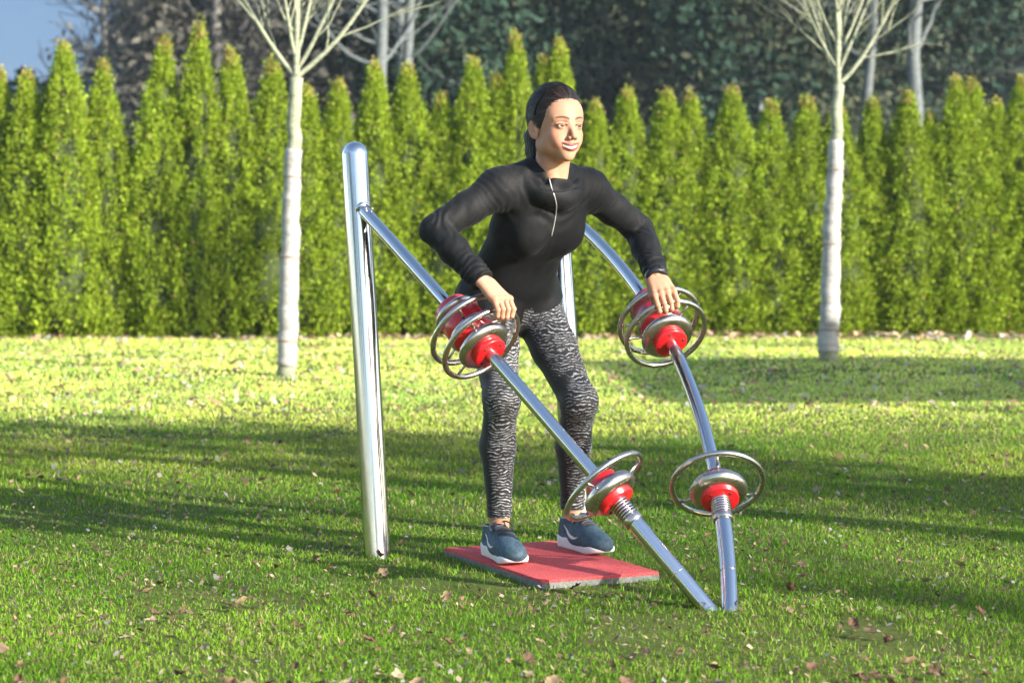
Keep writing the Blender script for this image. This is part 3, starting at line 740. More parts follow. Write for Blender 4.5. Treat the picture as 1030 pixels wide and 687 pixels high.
def hand(fd, s):
    h = hands[s]; G, g, c, u, mcp, wr = (h[k] for k in ('G', 'g', 'c', 'u', 'mcp', 'wr')); sg = 1 if s == 'R' else -1
    sp = .0212; pd = nrm(mcp-wr); nb = nrm(np.cross(pd, g)); nb = nb if nb@c > 0 else -nb
    fl = {1.5: .94, .5: 1.06, -.5: 1.0, -1.5: .82}
    for o, sc in fl.items():
        m = mcp+g*o*sp*sg+u*(.003-abs(o)*.002)-c*(.002 if abs(o) > 1 else 0)
        w0 = wr+g*o*.0105*sg
        fd.add(cap(w0, m, .0150, .0106), .009)
        fd.add(ell(m+nb*.0035, (.0098,)*3), .006)
        gg = g*sg*o*.0012
        p1 = G+g*o*sp*sg*.98+u*(.001-.003*(1-sc))+c*.0265+gg
        p2 = G+g*o*sp*sg*.95-u*(.0215*sc)+c*.0225
        p3 = G+g*o*sp*sg*.93-u*(.027*sc)+c*.003
        fd.add(cap(m, p1, .0090, .0083), .002); fd.add(ell(p1, (.0090,)*3), .003)
        fd.add(cap(p1, p2, .0083, .0077), .0015); fd.add(cap(p2, p3, .0079, .0070), .002)
    fd.add(ell((wr+mcp)/2-nb*.006, (.030, .016, .042), np.array([g, nb, pd])), .012)
    tb = wr+g*sg*.022-c*.004+pd*.012; t1 = G+g*sg*.036+u*.032-c*.012; t2 = G+g*sg*.030+u*.002-c*.022; t3 = G+g*sg*.016-u*.020-c*.016
    fd.add(cap(tb, t1, .0155, .0115), .012); fd.add(cap(t1, t2, .0108, .0098), .003); fd.add(cap(t2, t3, .0096, .0082), .003)
    fd.add(cap(wr+(wr-mcp)*.15, J['el'+s]*.25+wr*.75, .0235, .027), .012)
    return fd
# ---- head in its own frame
def lp(prim_c): return hw(*prim_c)
def E_(c, r, k=.01, op='u', rot=None):
    A = HA if rot is None else rot@HA
    return (ell(hw(*c), r, A), k, op)
def C_(a, b, ra, rb, k=.008, op='u'): return (cap(hw(*a), hw(*b), ra, rb), k, op)
ZM = -.0665
def mouthw(q):               # local coordinates bent along the smile
    z = q[:, 2]-ZM-12.5*q[:, 0]**2; y = q[:, 1]+9*q[:, 0]**2; return z, y
def head_field():
    fd = Field(); ad = lambda t: fd.add(*t)
    ad(E_((0, -.014, .030), (.0735, .092, .088)))
    ad(E_((0, .024, -.026), (.0605, .062, .082), .03))
    ad(E_((0, .045, .040), (.058, .042, .050), .03))
    ad(E_((0, .064, -.094), (.020, .017, .015), .026))
    ad(E_((0, .058, -.062), (.030, .024, .026), .022))
    for s in (-1, 1):
        ad(E_((s*.048, .008, -.060), (.014, .030, .020), .03))
        ad(E_((s*.037, .056, -.030), (.018, .017, .016), .02))
        ad(E_((s*.034, .064, -.050), (.013, .012, .012), .016))
        ad(C_((s*.014, .083, .019), (s*.044, .066, .021), .006, .005, .014))
        ad(E_((s*.032, .095, .000), (.0155, .0145, .0110), .012, 's'))
    ad(C_((0, .079, .010), (0, .103, -.030), .0070, .0085, .012))
    ad(E_((0, .1035, -.0345), (.0092, .0085, .0075), .006))
    for s in (-1, 1):
        ad(E_((s*.0115, .0945, -.0385), (.0062, .0078, .0060), .005))
        ad(E_((s*.0058, .1005, -.0445), (.0030, .0042, .0026), .002, 's'))
    fd.add(*E_((0, .0865, -.050), (.010, .006, .010), .01))
    # eyes
    for s in (-1, 1):
        ad(E_((s*.031, .0715, -.001), (.0150, .0150, .0135), .004))
        ad(E_((s*.031, .0900, -.0012), (.0140, .0115, .0052), .0015, 's'))
        ad(E_((s*.031, .0712, -.001), (.0128, .0128, .0128), .0008))
        ad(C_((s*.018, .0845, .0045), (s*.045, .0735, .0035), .0028, .0026, .005))
    # mouth
    def lips(p, d):
        q = (p-HEAD)@HA.T; z, y = mouthw(q); x = q[:, 0]
        def el(cy, cz, rx, ry, rz):
            k0 = np.sqrt((x/rx)**2+((y-cy)/ry)**2+((z-cz)/rz)**2); k1 = np.sqrt((x/rx**2)**2+((y-cy)/ry**2)**2+((z-cz)/rz**2)**2); return k0*(k0-1)/np.maximum(k1, 1e-9)
        near = (np.abs(x) < .045) & (q[:, 1] > .05)
        for e, k, op in ((el(.0852, .0060, .0315, .0084, .0046), .004, 'u'), (el(.0845, -.0070, .0270, .0094, .0054), .004, 'u'), (el(.095, -.0005, .0280, .020, .0045), .0015, 's'), (el(.0790, .0008, .0280, .0090, .0068), .0006, 'u')):
            e = np.where(near, e, .5 if op == 'u' else .5)
            if op == 'u': h = np.clip(.5+.5*(d-e)/k, 0, 1); d = d*(1-h)+e*h-k*h*(1-h)
            else: h = np.clip(.5-.5*(d+e)/k, 0, 1); d = d*(1-h)-e*h+k*h*(1-h)
        return d
    # ears
    for s in (-1, 1):
        a = s*.35; R = np.array([[math.cos(a), math.sin(a), 0], [-math.sin(a), math.cos(a), 0], [0, 0, 1]])
        b = .22; R2 = np.array([[1, 0, 0], [0, math.cos(b), math.sin(b)], [0, -math.sin(b), math.cos(b)]])
        RR = R2@R
        ad(E_((s*.0775, -.014, -.010), (.0075, .0185, .0310), .004, 'u', RR))
        ad(E_((s*.0840, -.013, -.006), (.0055, .0125, .0215), .004, 's', RR))
        ad(E_((s*.0770, -.004, -.012), (.005, .004, .006), .004))
    # neck
    fd.add(cap(J['neck']-U3*.03, hw(0, -.020, -.055), .055, .050), .022)
    fd.add(cap(hw(-.045, -.015, -.055), J['neck']+F3*.05+L3*-.015-U3*.02, .011, .010), .02)
    fd.add(cap(hw(.045, -.015, -.055), J['neck']+F3*.05+L3*.015-U3*.02, .011, .010), .02)
    fd.post.append(lips)
    return fd
def head_col(V):
    q = (V-HEAD)@HA.T; x, y, z = q.T; n = len(V); c = np.tile(V3(.40, .205, .128), (n, 1))
    c *= (1+.10*n3(V*90, 1)+.06*n3(V*30, 2))[:, None]
    bl = np.exp(-(((np.abs(x)-.040)/.018)**2+((z+.035)/.018)**2))*(y > .03); c += bl[:, None]*V3(.04, -.03, -.02)
    ax = np.abs(x)
    t = np.clip((ax-.011)/.038, 0, 1); bz = .0205+.0065*np.sin(t*PI*.72)-.002*t; br = np.clip(1.5-(np.abs(z-bz)/(.0036*(1-.6*t)+.0006)), 0, 1)*((ax > .010) & (ax < .051) & (y > .045))
    c = c*(1-br[:, None]*.92)+V3(.035, .018, .012)*br[:, None]*.92
    zz, yy = mouthw(q)
    lip = ((x/.0315)**2+((zz)/.0120)**2 < 1) & (yy > .072); c[lip] = V3(.23, .058, .052)
    op = ((x/.0280)**2+((zz+.0005)/.0049)**2 < 1) & (yy < .0896) & (yy > .06); c[op] = V3(.40, .37, .33)
    dk = op & (np.abs(x) > .0255); c[dk] = V3(.18, .06, .05)
    for s in (-1, 1):
        e = q-V3(s*.031, .0712, -.001); r = np.linalg.norm(e, axis=1); sl = np.sqrt(((x-s*.031)/.0140)**2+((z+.0012)/.0052)**2)
        ew = (r < .0136) & (sl < 1.02) & (y > .075); c[ew] = V3(.25, .225, .21)
        gz = nrm(V3(.12, 1, -.02)); ang = np.sqrt(np.maximum(0, (e*e).sum(1)-(e@gz)**2)); c[ew & (ang < .0070)] = V3(.045, .024, .014); c[ew & (ang < .0028)] = V3(.01, .01, .01)
        ls = (sl >= .98) & (sl < 1.50) & (z > -.0012) & (np.abs(x-s*.031) < .0165) & (y > .066) & ~ew; c[ls] = V3(.05, .03, .02)
        ll = (sl >= .98) & (sl < 1.18) & (z <= -.0012) & (np.abs(x-s*.031) < .0155) & (y > .066) & ~ew; c[ll] = c[ll]*.55
        nn = np.linalg.norm((q-V3(s*.0058, .1005, -.0445))/V3(.0036, .005, .0032), axis=1) < 1; c[nn] = V3(.10, .035, .025)
    return np.clip(c, .004, 1)
def hand_col(V, s):
    h = hands[s]; c = np.tile(V3(.40, .205, .128), (len(V), 1))*(1+.16*n3(V*70, 3)+.08*n3(V*25, 5))[:, None]
    for o in (-1.5, -.5, .5, 1.5):
        m = h['mcp']+h['g']*o*.019; w = np.exp(-(np.linalg.norm(V-m, axis=1)/.012)**2); c += w[:, None]*V3(.06, -.03, -.02)
    return np.clip(c, 0, 1)
M['skin'] = colmat('skin', .55, 0, .28, (260, .12, .001), sss=.15)
parts = []
hfld = head_field()
V, Fq = polygonise(hfld, HEAD-V3(.125, .13, .22), HEAD+V3(.125, .13, .14), .0016); parts.append((V, Fq, head_col(V)))
bod = limbs(Field(), 0)
cutn = lambda p, d: d
V, Fq = polygonise(bod, V3(-.40, 6.15, .06), V3(.55, 6.95, 1.33), .0055); parts.append((V, Fq, np.tile(V3(.40, .205, .128), (len(V), 1))))
for s in 'RL':
    fd = hand(Field(), s); c = hands[s]['mcp']; V, Fq = polygonise(fd, c-.13, c+.15, .0017); parts.append((V, Fq, hand_col(V, s)))
VV = np.vstack([p[0] for p in parts]); o = 0; FF = []
for p in parts: FF.append(p[1]+o); o += len(p[0])
person = mesh_obj('person', VV, np.vstack(FF), M['skin'], origin=(.08, 6.57, .026), col=np.vstack([p[2] for p in parts]))
tag(person, 'smiling dark haired woman in black hooded top and patterned leggings pulling on both weight rings', 'person')

# ---- hoodie
def fabric(name, c, rough, sheen, pat=None):
    m, nt, bs = nodes(name)
    n = nz(nt, 420, 3, .7); n2 = nz(nt, 30, 4, .6)
    hi = tuple(x*4.5 for x in c)
    r = ramp(nt, n.outputs['Fac'], [(.45, c), (.66, hi)]); nt.links.new(r.outputs[0], bs.inputs['Base Color'])
    bs.inputs['Roughness'].default_value = rough; bs.inputs['Specular IOR Level'].default_value = .15
    bs.inputs['Sheen Weight'].default_value = sheen; bs.inputs['Sheen Roughness'].default_value = .4
    a = nt.nodes.new('ShaderNodeMath'); a.operation = 'MULTIPLY_ADD'; a.inputs[1].default_value = 2.5; nt.links.new(n2.outputs['Fac'], a.inputs[0]); nt.links.new(n.outputs['Fac'], a.inputs[2])
    bump(nt, bs, a.outputs[0], .25, .0016); return m
M['top'] = fabric('black_sports_fabric', (.0036, .0038, .0042), .66, .03)
hood = limbs(Field(), .009, legs=False)
hood.add(ell(J['pel']-U3*.01, (.160, .120, .122), np.array([L3, F3, U3])), .03); hood.add(cap(J['pel'], J['pel']*.75+J['chest']*.25, .119, .115), .04)
for s in 'RL': hood.add(cap(J['hip'+s], J['hip'+s]*.82+J['kn'+s]*.18, .098, .095), .03)
hood.add(cap(J['neck']-F3*.030+U3*.006-L3*.085, J['neck']-F3*.050+U3*.026-L3*.03, .030, .036), .03)
hood.add(cap(J['neck']-F3*.020+U3*.000+L3*.085, J['neck']-F3*.050+U3*.020+L3*.03, .028, .036), .03)
for s in 'RL':       # loose cuffs
    wr, el = J['wr'+s], J['el'+s]; hood.add(cap(wr*.80+el*.20, wr*.97+el*.03, .041, .036), .012)
sp_ = nrm(J['neck']-J['pel'])
hood.add(tor(J['neck']+U3*.004+F3*.002, nrm(U3+F3*.42), .058, .014, .6), .012)
hood.add(tor(J['neck']+U3*-.022+F3*.016, nrm(U3+F3*.75), .080, .015, .8), .012)
hood.add(tor(J['neck']+U3*-.026-F3*.020, nrm(U3+F3*.55), .094, .024, .7), .018)
hood.add(cap(J['neck']-F3*.050+U3*.018-L3*.035, J['neck']-F3*.050+U3*.018+L3*.035, .030, .030), .02)
hood.add(cap(J['neck']-F3*.085-U3*.02, J['neck']-F3*.115-U3*.10, .050, .040), .03)
def hoodpost(p, d):
    # folds
    f = np.zeros(len(p))
    for s in 'RL':
        e = J['el'+s]; w = np.exp(-(np.linalg.norm(p-e, axis=1)/.075)**2)
        ax = nrm(nrm(J['wr'+s]-e)*-1+nrm(e-J['sh'+s])); ph = (p-e)@ax
        q = p-e; side = q@nrm(nrm(J['sh'+s]-e)+nrm(J['wr'+s]-e))
        f += .0045*w*np.sin(ph*2*PI/.033+10*n3(p*20, 4))*sst(-.03, .02, side)
        w2 = np.exp(-(np.linalg.norm(p-(J['wr'+s]*.82+e*.18), axis=1)/.06)**2); a2 = nrm(J['wr'+s]-e)
        f += .0034*w2*np.sin((p-e)@a2*2*PI/.023+10*n3(p*26, 8))
        w3 = np.exp(-(np.linalg.norm(p-J['sh'+s], axis=1)/.085)**2); a3 = nrm(e-J['sh'+s])
        f += .0012*w3*np.sin((p-e)@a3*2*PI/.021+9*n3(p*18, 9))
    ps = (p-J['chest'])
    a = ps@nrm(U3+L3*.45); b = ps@nrm(L3-U3*.45)
    q2 = np.stack([a*9, b*24, (ps@F3)*14], 1); f += .007*n3(q2, 6)*sst(.04, -.05, ps[:, 2]+0)+.004*n3(q2*1.9, 7)+.0015*n3(q2*4, 17)
    # drape folds running from the collar
    w = np.exp(-(np.linalg.norm(p-(J['neck']-U3*.03+F3*.06), axis=1)/.09)**2); rad = np.linalg.norm(p-(J['neck']+U3*.02-F3*.01), axis=1)
    f += .0055*w*np.sin(rad*2*PI/.034+12*n3(p*11, 12))
    d = d+f*.9
    hem = (J['pel'][2]-.062)-p[:, 2]+((p-J['pel'])@F3)*-.10+((p-J['pel'])@L3)*.46+.006*n3(p*12, 2)
    mid = np.linalg.norm((p-J['pel'])[:, :2], axis=1) < .26
    d = np.where(mid, np.maximum(d, hem), d)
    for s in 'RL':
        wr, el = J['wr'+s], J['el'+s]; ax = nrm(wr-el); cut = (p-wr)@ax+.000; near = np.linalg.norm(p-wr, axis=1) < .10
        d = np.where(near, np.maximum(d, cut), d)
    return d
hood.post.append(hoodpost)
hneck = Field(); hneck.add(cap(J['neck']-U3*.0, hw(0, -.018, -.05), .0535, .0535))
def neckcut(p, d):
    e = hneck.it[0][0](p); z = p[:, 2] > J['neck'][2]-.004
    return np.where(z, np.maximum(d, -e), d)
hood.post.append(neckcut)
V, Fq = polygonise(hood, V3(-.42, 6.10, .72), V3(.62, 7.0, 1.36), .0034)
top = mesh_obj('sports_top', V, Fq, M['top'], parent=person)
# zip: runs over the surface of the top
def on_surface(fld, px, py, Z0, off=.001):
    o = V3(0, 0, HCAM); d = nrm(W(px, py, Z0)-o); t = np.linspace(Z0-.35, Z0+.2, 900); P = o+d*t[:, None]; s = fld(P)
    k = np.argmax(s < 0); return P[k]-d*off
zp = [(552.5, 180), (555, 190), (558, 198), (560, 207), (559, 217), (557, 228), (554.5, 239)]
zt = []
for (a, b) in zip(zp[:-1], zp[1:]):
    for q in np.linspace(0, 1, 8, endpoint=False): zt.append(on_surface(hood, a[0]+(b[0]-a[0])*q, a[1]+(b[1]-a[1])*q, 6.4))
zt = np.array(zt); zt[2:-2] = (zt[:-4]+zt[1:-3]+zt[2:-2]+zt[3:-1]+zt[4:])/5
m = MB(); m.add(*tube(zt, .0019, 8)); m.build('zip', simple('silver_zip', (.55, .53, .5), .35, .6), person).parent = top
ORI_z = None
# wristband
wr, el = J['wrL'], J['elL']; ax = nrm(wr-el); m = MB(); m.add(*lathe(wr+ax*.008, ax, [(-.011, .029), (-.011, .0375), (.010, .0350), (.010, .027)], 32))
X, Y, T = frame(ax); m.add(*lathe(wr+ax*.004+nrm(V3(.5, -.8, .2)-ax*(V3(.5, -.8, .2)@ax))*.026, nrm(V3(.5, -.8, .2)-ax*(V3(.5, -.8, .2)@ax)), [(0, .014), (.010, .014), (.012, .012), (.012, 0)], 20))
m.build('wristband', simple('black_rubber', (.012, .012, .013), .4), person)

# ---- leggings
lg = limbs(Field(), .0035, arms=False, torso=False)
lg.add(ell(J['pel'], (.154, .109, .109), np.array([L3, F3, U3])), .05)
lg.add(cap(J['pel'], J['pel']*.75+J['chest']*.25, .112, .110), .05)
lg.add(ell(J['pel']-U3*.02, (.150, .105, .085), np.array([L3, F3, U3])), .05)
for s_ in (-1, 1): lg.add(ell(J['pel']+L3*s_*.072-F3*.075-U3*.02, (.084, .085, .09), np.array([L3, F3, U3])), .03)
def lgpost(p, d):
    for s in 'RL':
        k = J['kn'+s]; w = np.exp(-(np.linalg.norm(p-k+F3*.03, axis=1)/.06)**2); d = d+.0022*w*np.sin(p[:, 2]*2*PI/.022+5*n3(p*20, 3))
        w = np.exp(-(np.abs(p[:, 2]-.17)/.035)**2); d = d+.0016*w*np.sin(p[:, 2]*2*PI/.017+5*n3(p*25, 5))/2
    d = np.maximum(d, .150-p[:, 2]); return d
lg.post.append(lgpost)
V, Fq = polygonise(lg, V3(-.25, 6.2, .10), V3(.36, 6.95, .98), .0036)
mask = np.zeros(len(V))
for s in 'RL':
    for a, b in ((J['hip'+s], J['kn'+s]), (J['kn'+s], J['an'+s])):
        ba = b-a; t = np.clip((V-a)@ba/(ba@ba), 0, 1); r = V-(a+t[:, None]*ba); dist = np.linalg.norm(r, axis=1)
        rr = r/dist[:, None]; mk = sst(-.30, .0, rr@nrm(F3*1.0+L3*(.35 if s == 'R' else .45))); sel = dist < .115; mask = np.where(sel, np.maximum(mask*(dist > .1), mk), mask)
def legmat():
    m, nt, bs = nodes('black_white_ripple_fabric')
    tc = nt.nodes.new('ShaderNodeTexCoord'); wv = nt.nodes.new('ShaderNodeTexWave'); wv.wave_type = 'BANDS'; wv.bands_direction = 'Z'
    wv.inputs['Scale'].default_value = 33; wv.inputs['Distortion'].default_value = 15; wv.inputs['Detail'].default_value = 2; wv.inputs['Detail Scale'].default_value = .55
    nt.links.new(tc.outputs['Object'], wv.inputs['Vector'])
    mp = nt.nodes.new('ShaderNodeMapping'); mp.inputs['Scale'].default_value = (.7, .7, 1.1); nt.links.new(tc.outputs['Object'], mp.inputs[0])
    n = nz(nt, 110, 3, .7, vec=mp.outputs[0]); n2 = nz(nt, 12, 3)
    r1 = ramp(nt, wv.outputs['Fac'], [(.66, (0, 0, 0)), (.86, (1, 1, 1))]); r2 = ramp(nt, n.outputs['Fac'], [(.40, (0, 0, 0)), (.60, (1, 1, 1))]); r3 = ramp(nt, n2.outputs['Fac'], [(.25, (.2, .2, .2)), (.5, (1, 1, 1))])
    at = nt.nodes.new('ShaderNodeAttribute'); at.attribute_name = 'Col'
    def mul(a, b):
        x = nt.nodes.new('ShaderNodeMath'); x.operation = 'MULTIPLY'; nt.links.new(a, x.inputs[0]); nt.links.new(b, x.inputs[1]); return x.outputs[0]
    f = mul(mul(mul(r1.outputs[0], r2.outputs[0]), r3.outputs[0]), at.outputs['Fac'])
    mx = nt.nodes.new('ShaderNodeMixRGB'); nt.links.new(f, mx.inputs[0]); mx.inputs[1].default_value = (.010, .010, .012, 1); mx.inputs[2].default_value = (.38, .38, .39, 1)
    nt.links.new(mx.outputs[0], bs.inputs['Base Color']); bs.inputs['Roughness'].default_value = .62; bs.inputs['Specular IOR Level'].default_value = .3; bs.inputs['Sheen Weight'].default_value = .1
    bump(nt, bs, n.outputs['Fac'], .1, .001); return m
mesh_obj('leggings', V, Fq, legmat(), parent=person, col=np.repeat(mask[:, None], 3, 1))

# ---- shoes
M['shoe'] = colmat('trainer_mesh', .7, 0, .3, (500, .4, .001))
M['sole'] = simple('white_foam_sole', (.62, .60, .60), .6, var=.08, scale=60)
M['lace'] = simple('black_lace', (.022, .024, .03), .6)
M['sock'] = simple('white_sock', (.55, .55, .57), .85)
def shoe(side, heel, toe, z0=.0262):
    heel = np.array(heel, float); toe = np.array(toe, float); y_ = toe-heel; y_[2] = 0; y_ = nrm(y_); x_ = nrm(np.cross(y_, U3)); S = np.array([x_, y_, U3]); O = V3(heel[0], heel[1], z0)
    SC = 1.07; w = lambda x, y, z: O+(x_*x+y_*y+U3*z)*SC
    fd = Field(); bnd = lambda c, r, k=.02, op='u': fd.add(ell(w(*c), np.array(r)*SC, S), k, op)
    bnd((0, .045, .042), (.034, .046, .054)); bnd((0, .120, .040), (.040, .080, .046)); bnd((.0, .208, .030), (.042, .062, .034)); bnd((0, .165, .040), (.039, .060, .036))
    fd.add(cap(w(0, .074, .078), w(0, .175, .047), .028, .025), .02); fd.add(cap(w(0, .044, .05), w(0, .046, .080), .036, .036), .015)
    fd.add(ell(w(0, .042, .108), np.array((.029, .031, .040))*SC, S), .006, 's')
    def post(p, d):
        q = (p-O)@S.T/SC; top_ = q[:, 2]-(.090+.30*np.maximum(0, .028-q[:, 1])+.10*np.maximum(0, q[:, 1]-.06)); d = np.maximum(d, top_); d = np.maximum(d, .014-q[:, 2]); return d+.0006*n3(p*160, 2)
    fd.post.append(post); c = w(0, .13, .06)
    V, Fq = polygonise(fd, c-.19, c+.19, .0024)
    q = (V-O)@S.T/SC; col = np.tile(V3(.040, .072, .098), (len(V), 1))*(1+.7*n3(V*190, 3)+.5*n3(V*45, 7))[:, None]
    blend = sst(.05, -.005, q[:, 1])[:, None]; col = col*(1-blend)+V3(.06, .045, .055)*blend
    inn = np.linalg.norm((q-V3(0, .042, .108))/V3(.031, .033, .042), axis=1) < 1.02; col[inn] = V3(.03, .03, .04)
    col[(np.abs(q[:, 0]) > .03) & (q[:, 1] < .07) & (q[:, 2] > .035) & (q[:, 2] < .044)] *= 1.6; tn = (np.abs(q[:, 0]) < .021) & (q[:, 1] > .07) & (q[:, 1] < .175) & (q[:, 2] > .055); col[tn] = V3(.03, .035, .045)
    yy, zz = q[:, 1], q[:, 2]; lo = .036+8.4*(yy-.125)**2; hi = .0445+4.4*(yy-.14)**2
    sw = (zz > lo) & (zz < hi) & (yy > .062) & (yy < .168) & (np.abs(q[:, 0]) > .016); col[sw] = V3(.62, .62, .64)
    sh = mesh_obj('shoe', V, Fq, M['shoe'], parent=person, col=col)
    sf = Field()
    def solef(p):
        q = (p-O)@S.T/SC; h = np.clip((q[:, 1]-.036)/.182, 0, 1); rr = .0365+.0075*h-.006*np.sin(h*PI)+.002*sst(.0, .03, q[:, 2]); d2 = np.hypot(q[:, 0], q[:, 1]-(.036+.182*h))-rr
        up = .030+.006*np.cos(h*PI)+.002*np.sin(q[:, 1]*90); bt = .012*sst(.19, .27, q[:, 1]); mid = (up+bt)/2; hz = (up-bt)/2
        a = np.maximum(d2+.004, 0); b = np.maximum(np.abs(q[:, 2]-mid)-hz+.004, 0)
        return np.where((a > 0) | (b > 0), np.hypot(a, b), np.maximum(d2+.004, np.abs(q[:, 2]-mid)-hz+.004))-.004
    sf.it.append((solef, c, .3, .001, 'u')); V, Fq = polygonise(sf, c-.19, c+.19, .003); s_ob = mesh_obj('sole', V, Fq, M['sole'], parent=person); s_ob.parent = sh
    lm = MB()
    def up(x, y):
        z = np.linspace(.14, .02, 160); P = np.array([w(x, y, q) for q in z]); s = fd(P); k = np.argmax(s < 0); return P[k]+U3*.0018
    for k in range(5):
        y = .082+k*.020; pts = [up(x, y+.010*x/.02*(1 if k % 2 else -1)*.5) for x in np.linspace(-.025, .025, 9)]; lm.add(*tube(pts, .0040, 8))
    for sgn in (-1, 1):
        b = up(0, .078)+U3*.004
        loop = [b, b+x_*sgn*.018+U3*.012+y_*.006, b+x_*sgn*.036+U3*.006+y_*.022, b+x_*sgn*.040-U3*.012+y_*.040, b+x_*sgn*.030-U3*.014+y_*.034, b+x_*sgn*.012-U3*.0+y_*.012, b]
        lp_ = []
        for i in range(len(loop)-1):
            for t in np.linspace(0, 1, 5, endpoint=False): lp_.append(loop[i]*(1-t)+loop[i+1]*t)
        lp_ = np.array(lp_)
        for _ in range(3): lp_[1:-1] = (lp_[:-2]+lp_[1:-1]+lp_[2:])/3
        lm.add(*tube(lp_, .0026, 6)); e = [b, b+x_*sgn*.014+y_*.03-U3*.002, b+x_*sgn*.03+y_*.055-U3*.028]; lm.add(*tube(e, .0026, 6))
    lm.build('laces', M['lace'], person).parent = sh
    k = MB(); k.add(*lathe(w(0, .046, .066), U3, [(0, .0345), (.022, .0345), (.026, .0335), (.027, .031)], 28)); k.build('sock', M['sock'], person)
    for ch in sh.children: pass
hR = V3(-.072, 6.535, 0); tR = V3(.018, 6.27, 0); hL = V3(.170, 6.715, 0); tL_ = V3(.305, 6.46, 0)
shoe('R', hR, tR); shoe('L', hL, tL_)

# ---- hair
M['hair'] = None
def hairmat():
    m, nt, bs = nodes('dark_brown_hair')
    n = nz(nt, 120, 4, .7); r = ramp(nt, n.outputs['Fac'], [(.3, (.010, .006, .004)), (.7, (.034, .019, .012))]); nt.links.new(r.outputs[0], bs.inputs['Base Color'])
    bs.inputs['Roughness'].default_value = .38; bs.inputs['Specular IOR Level'].default_value = .5; bump(nt, bs, n.outputs['Fac'], .4, .002); return m
M['hair'] = hairmat()
hr = Field(); KN = V3(0, -.108, .012)
hr.add(*E_((0, -.017, .038), (.0825, .100, .102)))
def haircut(p, d):
    q = (p-HEAD)@HA.T; x, y, z = q.T
    hl_ = (y-.0735+3.2*x*x)*(-.835)+(z-.064+1.5*x*x)*.55
    hl_ = hl_+.0015*n3(p*120, 4)
    d = np.maximum(d, -hl_)
    ear = np.linalg.norm((q-np.stack([np.sign(x)*.083, -.006+0*x, -.016+0*x], 1))/V3(.03, .017, .030), axis=1); d = np.maximum(d, (1-ear)*.016)
    d = np.maximum(d, -(z+.062)+.0)
    v = q-KN; th = np.arctan2(v[:, 0], v[:, 2]); rr = np.hypot(v[:, 0], v[:, 2])
    g = np.sin(th*38+7*n3(q*20, 5))*.0006+np.sin(th*87+9*n3(q*18, 6))*.0005
    d = d+g*sst(.01, .05, rr)
    hb = np.abs((y-.030)*.80-(z-.085)*-.35*-1+0*x)    # not used for shape
    return d
hr.post.append(haircut)
hr2 = Field()
tail = [KN, V3(0, -.128, .006), V3(-.006, -.136, -.028), V3(-.010, -.124, -.070), V3(-.018, -.112, -.108), V3(-.024, -.105, -.140)]; tr_ = [.016, .020, .026, .025, .018, .006]
for a, b, ra, rb in zip(tail[:-1], tail[1:], tr_[:-1], tr_[1:]): hr2.add(cap(hw(*a), hw(*b), ra, rb), .012)
def tg(p, d):
    q = (p-HEAD)@HA.T; th = np.arctan2(q[:, 0]+.01, q[:, 1]+.122); return d+.0016*np.sin(th*17+q[:, 2]*40+3*n3(q*25, 5))
hr2.post.append(tg)
V1, F1 = polygonise(hr, HEAD-V3(.13, .13, .10), HEAD+V3(.13, .13, .15), .0018)
V2, F2 = polygonise(hr2, hw(0, -.11, -.06)-.13, hw(0, -.11, -.06)+.13, .0022)
# loose strands
sm = MB(); R_ = np.random.default_rng(8); vv = [V1, V2]; ff = [F1, F2+len(V1)]; off = len(V1)+len(V2)
def strand(P, r):
    global off
    P = np.array(P); k = 4; V, F = tube(P, np.linspace(r, r*.4, len(P)), 3, caps=False); vv.append(V); ff.append(np.array(F)+off); off += len(V)
for i in range(70):      # wisps of the ponytail and flyaways on the crown
    a = R_.uniform(-1, 1); P = []
    b0 = V3(a*.014, -.125+R_.normal(0, .008), -.05+R_.uniform(-.05, .03)); dr = V3(-.10*abs(R_.normal(0, .5))-.02, -.25+R_.normal(0, .25), -1); p = b0
    for k in range(8): P.append(hw(*p)); p = p+nrm(dr)*R_.uniform(.007, .012); dr = dr+V3(-.08, -.12, .05)*(.5+R_.random())
    strand(P, .0009)
KL = KN-V3(0, -.017, .038); RE = V3(.0825, .100, .102); kdir = nrm(KL/RE)
for i in range(2600):
    v = nrm(R_.normal(0, 1, 3)); 
    if v[2] < -.62: continue
    P = []; x, y, z = V3(0, -.017, .038)+v*RE
    if (y-.0735+3.2*x*x)*(-.835)+(z-.064+1.5*x*x)*.55 < -.0035*R_.random(): continue
    if np.linalg.norm((V3(x, y, z)-V3(np.sign(x)*.083, -.006, -.016))/V3(.03, .017, .030)) < 1: continue
    w_ = R_.uniform(1.0, 1.016)*(1 if R_.random() < .93 else 1.02); a0 = math.acos(np.clip(v@kdir, -1, 1)); a1 = min(a0, R_.uniform(.35, .8))
    for k in range(9):
        t = k/8*a1; u_ = (math.sin(a0-t)*v+math.sin(t)*kdir)/max(math.sin(a0), 1e-3); wv_ = w_+(.0 if k else -.012)
        P.append(hw(*(V3(0, -.017, .038)+u_*RE*wv_)))
    strand(P, R_.uniform(.00045, .0009))
for i in range(60):
    th = R_.uniform(-1.3, 1.3); ph = R_.uniform(.2, 1.5); c0 = V3(math.sin(th)*.080*math.sin(ph+.3), .075*math.cos(ph), .033+.089*math.cos(th)*math.sin(ph)); P = []
    n_ = nrm(c0-V3(0, -.018, .033)); tdir = nrm(KN-c0); p = c0+n_*.001
    for k in range(6): P.append(hw(*(p+n_*.0015*k*R_.uniform(.4, 1.2)))); p = p+tdir*.007
    strand(P, .0005)
